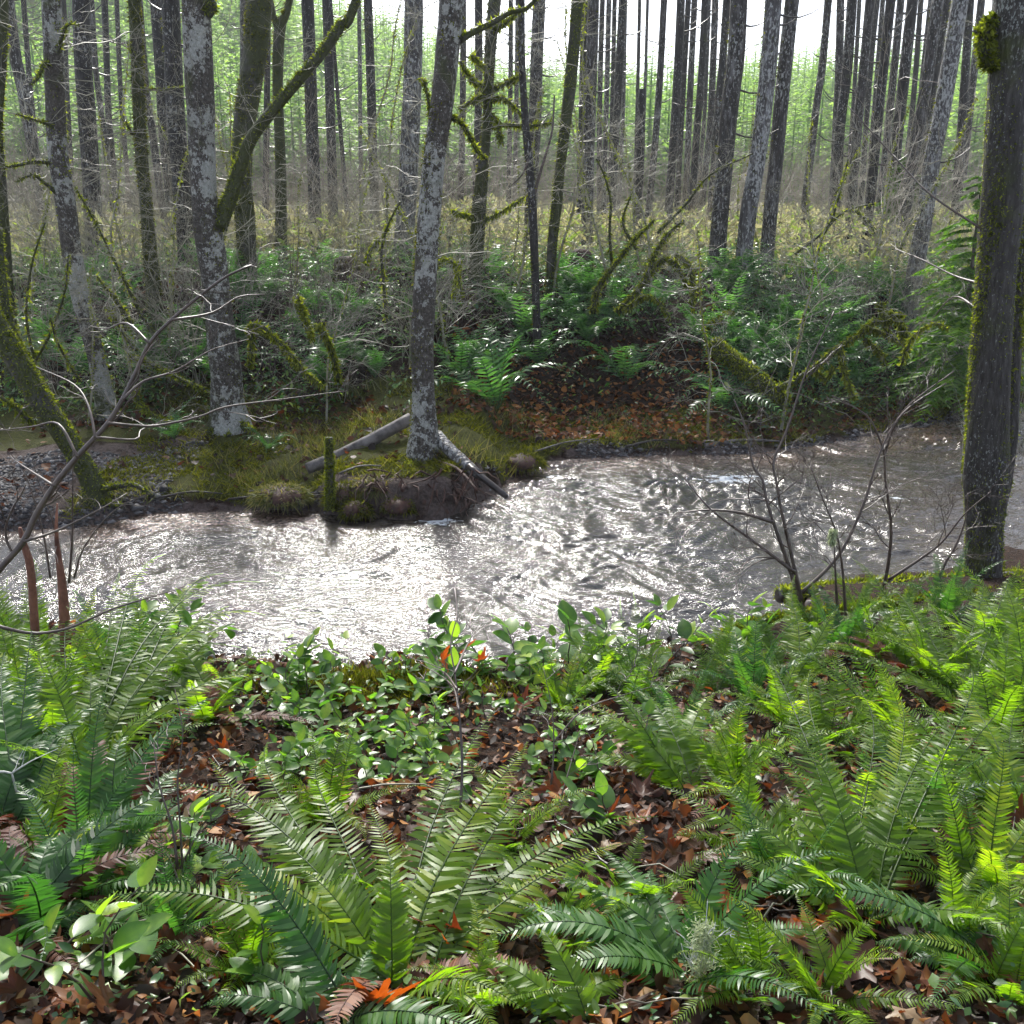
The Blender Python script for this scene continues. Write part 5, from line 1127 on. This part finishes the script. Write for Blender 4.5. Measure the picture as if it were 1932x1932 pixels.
# smaller litter, one mass
def near_twigs():
    rng = random.Random(12)
    for i in range(60):
        p = hit(rng.uniform(0, 1932), 1290 + 640 * rng.random())
        if p[1] > 6.4: continue
        a = rng.uniform(0, 6.28); L = rng.uniform(.15, .5); d = np.array([math.cos(a), math.sin(a), 0]); pts = []
        for u in np.linspace(-.5, .5, 6):
            q = p + d * L * u + np.array([rng.gauss(0, .012), rng.gauss(0, .012), 0]); q[2] = float(ground(q[0], q[1])) + .03 + abs(rng.gauss(0, .02)); pts.append(q - p)
        m_ = MB(); tube(m_, np.array(pts), np.linspace(rng.uniform(.003, .007), .002, 6), 5, caps=False)
        o = m_.obj('fallen_twig', M[('twig', 'twig_pale', 'log_dark')[i % 3]]); o.location = p
        tag(o, 'thin dead twig lying on the leaf litter of the near bank', 'twig', 'fallen twigs on the near bank')
near_twigs()
def scatter(mb, xs, ys, size, tone, tilt=0.5, lift=0.02, asp=0.55):
    n = len(xs); z = ground(xs, ys) + lift * NR.uniform(0.2, 1.6, n)
    c = np.stack([xs, ys, z], 1)
    nr = np.stack([NR.normal(0, tilt, n), NR.normal(0, tilt, n), np.ones(n)], 1); nr /= np.linalg.norm(nr, axis=1, keepdims=True)
    d = NR.normal(size=(n, 3)); d -= nr * np.sum(d * nr, 1, keepdims=True); d /= np.linalg.norm(d, axis=1, keepdims=True)
    s = np.cross(nr, d); L = (size * NR.uniform(0.5, 1.3, n))[:, None]
    f = NR.uniform(-0.25, 0.35, n)[:, None] * L
    bend = NR.uniform(-0.25, 0.25, n)[:, None] * L
    w1 = L * asp * 0.5 * NR.uniform(0.7, 1.2, n)[:, None]; w2 = w1 * NR.uniform(0.6, 1.0, n)[:, None]
    a1 = c - d * L * 0.12; a2 = c + d * L * 0.2 + nr * bend * .4
    v = np.stack([c - d * L * 0.5 + nr * bend, a1 + s * w1 + nr * f * .6, a2 + s * w2 + nr * f * .6, c + d * L * 0.55 + nr * bend, a2 - s * w2 + nr * f * .5, a1 - s * w1 + nr * f * .5, a1, a2], 1)
    b = np.arange(n)[:, None] * 8
    q = np.concatenate([np.concatenate([b + i for i in k], 1) for k in ((6, 1, 2, 7), (5, 6, 7, 4))])
    t = np.concatenate([np.concatenate([b + i for i in k], 1) for k in ((0, 1, 6), (0, 6, 5), (2, 3, 7), (7, 3, 4))])
    mb.add(v.reshape(-1, 3), q, t, tone=np.clip(np.repeat(np.broadcast_to(tone, (n,)), 8) + np.tile([0, 0, 0, .0, 0, 0, .08, .08], n), 0, 1))
mb = MB()
n = 16000; y = NR.uniform(1.6, 6.5, n); x = NR.uniform(-0.6, 0.6, n) * (y + 1); k = y < near_lip(x) + 0.3
scatter(mb, x[k], y[k], NR.uniform(0.03, 0.085, k.sum()), NR.uniform(0, 1, k.sum()) ** 1.6, 0.7, 0.025, 0.6)
tag(mb.obj('leaf_litter', M['litter'], smooth=False), 'brown and orange litter of small dead leaves on the near bank', 'leaf litter', kind='stuff')
mb = MB()
n = 9000; y = NR.uniform(1.7, 7.5, n); x = NR.uniform(-0.6, 0.6, n) * (y + 1); k = (y < near_lip(x) + 0.3) & (NR.random(n) < sstep(.45, .62, fbm(x * 2.2, y * 2.2, 3)))
scatter(mb, x[k], y[k], NR.uniform(0.015, 0.045, k.sum()), NR.uniform(0.2, 1, k.sum()), 0.5, 0.02, 0.6)
v = mb.v[-1].reshape(-1, 8, 3); v[:, :, 2] += (NR.random(len(v)) * 0.08)[:, None]; mb.v[-1] = v.reshape(-1, 3)
tag(mb.obj('ground_cover', M['herb'], smooth=False), 'tiny green seedlings between the dead leaves on the near bank', 'ground cover', kind='stuff')
mb = MB()
n = 60000; y = NR.uniform(12, 26, n); x = NR.uniform(-0.6, 0.6, n) * y
sdist = y - far_edge(x); yb = np.maximum(16.2, far_edge(x) + 0.7)
dens = np.where(y > yb - 0.6, 0.75, 0.12) * sstep(0.35, 0.6, fbm(x * 0.6 + 9, y * 0.6, 3)) * sstep(0.15, 0.5, sdist)
orange = (x / y > -0.06) & (x / y < 0.22) & (y > 15.8) & (y < 19.3); dens = np.where(orange, 0.9, dens)
k = NR.random(n) < dens
scatter(mb, x[k], y[k], NR.uniform(0.06, 0.15, k.sum()), np.clip(NR.uniform(0, 0.8, k.sum()) + np.where(orange[k], 0.28, 0), 0, 1), 0.6, 0.04, 0.75)
tag(mb.obj('leaf_litter', M['litter'], smooth=False), 'orange brown leaf litter strewn over the far bank', 'leaf litter', kind='stuff')
mb = MB()
n = 110000; y = NR.uniform(15.2, 27, n); x = NR.uniform(-0.6, 0.6, n) * y; yb = np.maximum(16.2, far_edge(x) + 0.7)
dens = sstep(-0.4, 0.8, y - yb) * sstep(0.36, 0.6, fbm(x * 0.9 + 70, y * 0.9, 3)) * np.where((x / y > -0.07) & (x / y < 0.21) & (y < 19.3), 0.10, 0.8)
k = NR.random(n) < dens; z0 = NR.uniform(0, 1, n) ** 2
scatter(mb, x[k], y[k], NR.uniform(0.05, 0.13, k.sum()), NR.uniform(0, 1, k.sum()), 0.9, 0.0, 0.45)
v = mb.v[-1].reshape(-1, 8, 3); v[:, :, 2] += (NR.random(len(v)) ** 1.6 * 0.55)[:, None]; mb.v[-1] = v.reshape(-1, 3)
tag(mb.obj('undergrowth', M['herb'], smooth=False), 'low leafy green undergrowth covering the far bank slope', 'undergrowth', kind='stuff')
mb = MB()
n = 110000; y = 22 + 68 * NR.random(n) ** 1.3; x = NR.uniform(-0.6, 0.6, n) * y
scatter(mb, x, y, NR.uniform(0.1, 0.3, n) * (0.7 + y / 60), NR.uniform(0.3, 1, n), 1.2, 0.0, 0.3)
v = mb.v[-1].reshape(-1, 8, 3); v[:, :, 2] += (NR.random(len(v)) ** 1.5 * 1.1)[:, None]; mb.v[-1] = v.reshape(-1, 3)
tag(mb.obj('meadow_grass', M['dry'], smooth=False), 'pale dry grass and weeds under the far trunks', 'grass', kind='stuff')

# moss and grass on the bench by the water
def grass(label, sel, n, L, mat, lean=0.5, w=0.006):
    mb = MB(); y = NR.uniform(11.5, 20, n); x = NR.uniform(-0.6, 0.6, n) * y; k = NR.random(n) < sel(x, y)
    x, y = x[k], y[k]; b = np.stack([x, y, ground(x, y) - 0.01], 1); m = len(x)
    t = b + np.stack([NR.normal(0, lean, m), NR.normal(0, lean, m) - 0.15, np.ones(m)], 1) * (L * NR.uniform(0.4, 1.3, m))[:, None]
    blades(mb, b, t, w, NR.uniform(0, 1, m))
    tag(mb.obj('moss_carpet' if 'moss' in label else 'grass', M[mat]), label, 'moss' if 'moss' in label else 'grass', kind='stuff')
def bench(x, y):
    s = y - far_edge(x); yb = np.maximum(16.2, far_edge(x) + 0.7); xl = PZ(200, 930)[0]
    return sstep(0.1, 0.3, s) * (1 - sstep(0.4, 1.6, y - yb)) * (x > xl)
grass('olive green moss carpet on the bench beside the stream', lambda x, y: bench(x, y) * sstep(0.40, 0.55, fbm(x * 1.3 + 31, y * 1.3, 3)), 160000, 0.07, 'moss_dark', 0.9, 0.012)
grass('tufts of pale green grass along the far water edge', lambda x, y: bench(x, y) * sstep(0.52, 0.66, fbm(x * 1.1 + 3, y * 1.1, 3)) * 0.8, 70000, 0.22, 'grass', 0.55, 0.006)
mb = MB(); c = hit(725, 1290); n = 5000
x = c[0] + NR.normal(0, 0.33, n); y = c[1] + NR.normal(0, 0.12, n) - 0.05; b = np.stack([x, y, ground(x, y)], 1)
blades(mb, b, b + np.stack([NR.normal(0, .03, n), NR.normal(0, .03, n), NR.uniform(.02, .08, n)], 1), 0.008, NR.uniform(0, 1, n))
tag(mb.obj('moss_mound', M['moss_dark']), 'golden green moss mound at the near water edge left of middle', 'moss')

def hummock(label, px, py, Y, rx, rz, n, L, mat='moss_dark'):
    p = P(px, py, Y); r = thing('moss_mound', label, 'moss', p); u = NR.normal(size=(n, 3)); u /= np.linalg.norm(u, axis=1, keepdims=True); u[:, 2] = np.abs(u[:, 2]) * 1.2 - .3
    sc_ = np.array([rx, rx * .8, rz]); b = u * sc_ * NR.uniform(.8, 1, (n, 1))
    t = b + (u * 0.6 + NR.normal(0, .35, (n, 3)) - UP * NR.uniform(0, 1.1, (n, 1))) * L * NR.uniform(.5, 1.3, (n, 1))
    m_ = MB(); blades(m_, b, t, 0.009, NR.uniform(0, 1, n)); m_.obj('moss', M[mat], r)
    a = np.arange(9) / 8 * math.pi; m_ = MB(); tube(m_, np.stack([0 * a, 0 * a, -np.cos(a) * rz * .85 + .0], 1), np.maximum(np.sin(a), .1) * rx * .85, 12, .3); m_.obj('soil', M['rot'], r)
for a in (('mossy hummock at the left end of the root bank by the mossy post', 648, 938, 12.6, .26, .22, 2600, .09), ('grassy moss hummock on the root bank left of the central alder', 705, 915, 12.75, .36, .15, 3600, .10, 'grass'), ('moss lump overhanging the water below the weathered log', 672, 962, 12.35, .2, .14, 1500, .08),
          ('moss lump at the foot of the central alder on its left', 775, 892, 13.2, .22, .16, 2200, .07, 'moss'), ('dark mossy lump under the roots of the central alder', 755, 955, 12.45, .26, .15, 1500, .06), ('mossy hummock at the left water edge below the stout grey alder', 530, 935, 12.7, .4, .16, 3000, .1, 'grass'), ('mossy lump on the bench right of the pole dipping in the stream', 985, 872, 14.6, .35, .15, 2400, .08)):
    hummock(*a)

# gravel bar, cobbles at the water
def pebbles(label, n, fx, size, name='gravel'):
    mb = MB(); ic = np.array([[1, 0, 0], [-1, 0, 0], [0, 1, 0], [0, -1, 0], [0, 0, 1], [0, 0, -1]], float)
    ft = np.array([[0, 2, 4], [2, 1, 4], [1, 3, 4], [3, 0, 4], [2, 0, 5], [1, 2, 5], [3, 1, 5], [0, 3, 5]])
    x, y = fx(n); m = len(x); z = ground(x, y)
    s = size * NR.lognormal(0, 0.45, m)
    v = ic[None] * NR.uniform(0.6, 1.2, (m, 6, 1)) * s[:, None, None] * np.array([1, 1, .6]) + np.stack([x, y, z], 1)[:, None]
    mb.add(v.reshape(-1, 3), t=(ft[None] + np.arange(m)[:, None, None] * 6).reshape(-1, 3), tone=np.repeat(NR.random(m), 6))
    tag(mb.obj(name, M['pebble'], smooth=True), label, 'gravel', kind='stuff')
def bar(n):
    y = NR.uniform(11.5, 16.5, n); x = NR.uniform(-0.6, -0.2, n) * y; s = y - far_edge(x); xl = PZ(340, 930)[0]
    k = (s > -0.1) & (s < 2.6) & (x < xl) & (NR.random(n) < sstep(0.3, 0.5, fbm(x * 1.2, y * 1.2, 3))); return x[k], y[k]
pebbles('grey wet gravel bar beneath the leaning mossy trunk', 26000, bar, 0.026)
def edge(n):
    x = NR.uniform(-6, 9, n); y = far_edge(x) + NR.normal(0.05, 0.12, n); k = (NR.random(n) < (1 - island(x)) * sstep(.4, .6, fbm(x * 1.5, y, 2))); return x[k], y[k]
pebbles('dark wet gravel strip along the far water line', 9000, edge, 0.022)

# ------------------------------------------------------------------ near saplings and twigs
def sapling(label, stems, Y, w, mat, kid, kidL, seed, kr=0.0025, lev=1, cat='sapling', name='sapling', klo=0.15, up=0.03, sub=0.85):
    rng = random.Random(seed); p = P(*stems[0][0], Y if np.isscalar(Y) else Y[0]); root = thing(name, label, cat, p)
    for si, pts in enumerate(stems):
        Ys = [Y] * len(pts) if np.isscalar(Y) else list(np.interp(np.linspace(0, 1, len(pts)), [0, 1], Y))
        pw = [P(a, b, yy) for (a, b), yy in zip(pts, Ys)]; L, par = catmull(np.array(pw), 0.05)
        r = wid(w, pw[0]) / 2; rad = np.linspace(r, r * 0.3, len(L)) * (1 if si == 0 else sub)
        mb = MB(); tube(mb, L, rad, 7, 0.12)
        nk = max(2, int(kid * len(L) * 0.05 * rng.uniform(0.7, 1.2)))
        for k in range(nk):
            i = int(len(L) * rng.uniform(klo, 1.0)); i = min(i, len(L) - 2); T = L[i + 1] - L[i]; T /= np.linalg.norm(T)
            a = rng.uniform(0, 6.28); s = np.array([math.cos(a), math.sin(a) * .8, rng.uniform(-.3, .5)]); s -= T * s.dot(T); s /= np.linalg.norm(s)
            twigs(mb, L[i], T * 0.75 + s * rng.uniform(0.5, 1.0), kidL * rng.uniform(0.4, 1.3) * (1.1 - 0.5 * i / len(L)), max(kr, rad[i] * 0.45), lev, rng, up=up, jit=0.2, kids=(2, 5), sides=4, ratio=0.5, spread=0.75)
        mb.obj('stem', M[mat], root, origin=p)
    return root
sapling('bare multi stemmed sapling in front of the stream at right', [
    [(1513, 1146), (1486, 1063), (1459, 985), (1445, 937), (1438, 903), (1421, 879), (1404, 801), (1384, 753)],
    [(1513, 1136), (1493, 1046), (1476, 971), (1465, 910), (1460, 869), (1486, 808), (1513, 723), (1533, 672), (1574, 587)],
    [(1513, 1118), (1564, 1070), (1598, 1022), (1632, 944), (1656, 866), (1683, 808), (1717, 767), (1785, 723)],
    [(1459, 985), (1400, 968), (1340, 962), (1275, 968)], [(1500, 1080), (1420, 1020), (1340, 960), (1290, 900)]], [7.2, 7.5], 9, 'twig', 5.5, 0.55, 71, lev=2)
sapling('thin bare sapling forking beside the near right alder', [
    [(1666, 1112), (1676, 1063), (1681, 995), (1671, 910), (1668, 859), (1659, 828), (1635, 784), (1571, 747)],
    [(1676, 1094), (1734, 1056), (1778, 1022), (1819, 971), (1870, 927)], [(1668, 859), (1690, 800), (1720, 760), (1800, 700)]], [7.6, 7.4], 7, 'twig', 5.5, 0.5, 72, lev=2)
sapling('pair of straight dark stems holding a tuft of lichen in front of the stream', [
    [(1580, 1152), (1577, 1100), (1574, 1030)], [(1596, 1165), (1590, 1080), (1583, 1029), (1574, 995), (1547, 927), (1530, 880)]], 6.9, 7, 'twig', 5, 0.5, 73, lev=2, klo=.4)
sapling('slim twig curving up to the near right alder trunk', [[(1768, 1100), (1785, 1060), (1805, 1026), (1822, 978), (1826, 930)]], 7.9, 6, 'twig', 5, 0.4, 74)
p0 = P(1572, 998, 6.85); mb = MB(); n = 500
b = p0 + np.stack([NR.normal(0, .012, n), NR.normal(0, .012, n), -NR.uniform(0, .11, n)], 1); bt = b + np.stack([NR.normal(0, .012, n), NR.normal(0, .012, n), -NR.uniform(.01, .05, n)], 1)
blades(mb, b, bt, 0.004, NR.uniform(0, 1, n)); tag(mb.obj('lichen_tuft', M['lichen']), 'pale yellow green lichen tuft hanging on the dark stem pair', 'lichen')
sapling('brown sapling stem sweeping diagonally up across the left side', [
    [(-60, 1150), (0, 1073), (44, 1022), (68, 971), (102, 917), (146, 862), (180, 825), (204, 798), (231, 754), (258, 699), (282, 648), (323, 604), (388, 550), (432, 519), (476, 500)],
    [(204, 798), (255, 803), (296, 803), (374, 787), (425, 768), (520, 755), (657, 737)], [(180, 825), (167, 767), (140, 726), (68, 692)], [(180, 825), (255, 829), (265, 812), (290, 800)],
    [(231, 754), (270, 720), (330, 700), (400, 660), (470, 640)], [(102, 917), (60, 890), (30, 870), (20, 860)], [(146, 862), (110, 800), (60, 805), (0, 812)], [(282, 648), (240, 610), (200, 620), (170, 615)],
    [(44, 1022), (110, 1000), (190, 960), (240, 930)], [(323, 604), (400, 590), (450, 560), (500, 555)]], [4.6, 5.0], 14, 'twig', 4, 0.35, 75, kr=0.0016, lev=1, sub=0.42)
sapling('curved brown twig arching across the left bank fern', [[(-10, 1180), (30, 1190), (70, 1195), (130, 1185), (210, 1150), (280, 1128), (340, 1110)]], [4.4, 4.7], 7, 'twig', 0.5, 0.2, 76, kr=.0015, cat='twig', name='twig')
sapling('white bare twig bent like an elbow at the lower left', [[(-10, 1457), (22, 1459), (31, 1492), (60, 1503), (110, 1517), (150, 1530), (240, 1540)], [(22, 1459), (60, 1435), (110, 1412)]], [3.2, 3.3], 5, 'twig_white', 0.6, 0.12, 77, kr=.001, lev=0, cat='twig', name='twig')
sapling('thin dark upright stems at the left water edge', [[(130, 1100), (136, 1020), (137, 940), (138, 850)], [(95, 1090), (80, 1000), (50, 900), (25, 860)], [(112, 1100), (103, 1000), (70, 900), (60, 860)], [(140, 1090), (160, 1030), (220, 960), (300, 925)]], 5.0, 5, 'twig', 2.5, 0.25, 78, kr=.0015)
for pts, w, lab in (([(128, 1260), (120, 1120), (112, 1060), (106, 1000), (108, 950)], (20, 14, 8, 3), 'tall splintered brown stub at the left water edge'), ([(70, 1240), (60, 1085), (50, 1040), (42, 1015), (38, 995)], (16, 12, 6), 'short splintered stub left of the tall splintered one')):
    loose('broken_stub', lab, 'stump', pts, w, 5.0, 'rot_red', part='bole', rough=0.35, sides=9)
sapling('dark reddish bare stem rising in the middle of the near bank', [[(868, 1540), (872, 1440), (866, 1340), (858, 1270), (850, 1215), (862, 1160), (858, 1110)], [(866, 1340), (850, 1290), (790, 1250)], [(858, 1270), (885, 1210), (905, 1180)], [(862, 1300), (840, 1270), (815, 1260)]], [3.2, 3.9], 6, 'twig', 4, 0.22, 79, kr=.0012)
for i, (px, py, Y, mn, s) in enumerate(((835, 1245, 3.8, 'maple_orange', .5), (880, 1222, 3.85, 'maple_orange', .5), (845, 1262, 3.8, 'maple_orange', .4), (905, 1245, 3.8, 'maple_orange', .45))):
    o = bpy.data.objects.new('hanging_leaf', leafm[mn][i]); COL.objects.link(o); o.location = P(px, py, Y); o.rotation_euler = (R_.uniform(.6, 1.6), R_.uniform(-.5, .5), R_.uniform(0, 6)); o.scale = (s, s, s)
    tag(o, ['orange leaf hanging lowest left on the dark reddish stem', 'orange leaf hanging highest on the dark reddish stem', 'small orange leaf closest to the dark reddish stem', 'orange leaf hanging right of the dark reddish stem', 'rust brown leaf caught on the waterside lady fern'][i], 'leaf')
sapling('wiry leafless bush at the lower left of the middle', [[(335, 1640), (325, 1560), (300, 1480), (290, 1400)], [(345, 1650), (340, 1560), (335, 1470), (345, 1380), (330, 1300)], [(345, 1690), (320, 1620), (280, 1570)], [(340, 1640), (380, 1560), (430, 1500)]], [2.8, 3.0], 6, 'twig', 5, 0.2, 80, kr=.0012)
sapling('wiry bare twigs in front of the dark hollow', [[(1040, 1480), (1045, 1400), (1040, 1330), (1025, 1260)], [(1045, 1400), (1100, 1340), (1180, 1310), (1250, 1290)], [(1060, 1500), (1080, 1430), (1100, 1360)]], [3.4, 3.7], 4, 'twig', 6, 0.22, 81, kr=.0011)
sapling('lichen crusted dead twig standing low in the bottom right middle', [[(1300, 1900), (1318, 1840), (1328, 1780), (1335, 1700)], [(1325, 1800), (1345, 1760), (1350, 1740)], [(1318, 1840), (1290, 1800), (1285, 1780)]], 2.35, 5, 'twig_white', 5, 0.1, 82, kr=.0012, cat='twig', name='twig')
p0 = P(1325, 1790, 2.35); mb = MB(); n = 900
b = p0 + np.stack([NR.normal(0, .018, n), NR.normal(0, .015, n), NR.uniform(-.09, .09, n)], 1); blades(mb, b, b + NR.normal(0, .012, (n, 3)), 0.0022, NR.uniform(0, 1, n))
tag(mb.obj('lichen_tuft', M['lichen']), 'pale grey green beard lichen clinging to the dead twig at the bottom', 'lichen')

# ------------------------------------------------------------------ the air over the valley
def haze():
    m, nt, N, L = nodes_of('valley_haze')
    v = N('ShaderNodeVolumePrincipled', i_Density=0.0007); v.inputs['Color'].default_value = (0.92, 0.96, 1.0, 1); v.inputs['Anisotropy'].default_value = 0.0
    out = N('ShaderNodeOutputMaterial'); L(v.outputs[0], out.inputs['Volume'])
    x, y0, y1, z0, z1 = 420, -12, 720, -1.6, 110
    mb = MB(); V = [(sx * x, y, z) for z in (z0, z1) for y in (y0, y1) for sx in (-1, 1)]
    mb.add(V, [[0, 2, 3, 1], [4, 5, 7, 6], [0, 1, 5, 4], [2, 6, 7, 3], [0, 4, 6, 2], [1, 3, 7, 5]])
    tag(mb.obj('haze', m, smooth=False), 'thin pale haze in the valley air', 'haze', kind='stuff')
haze()
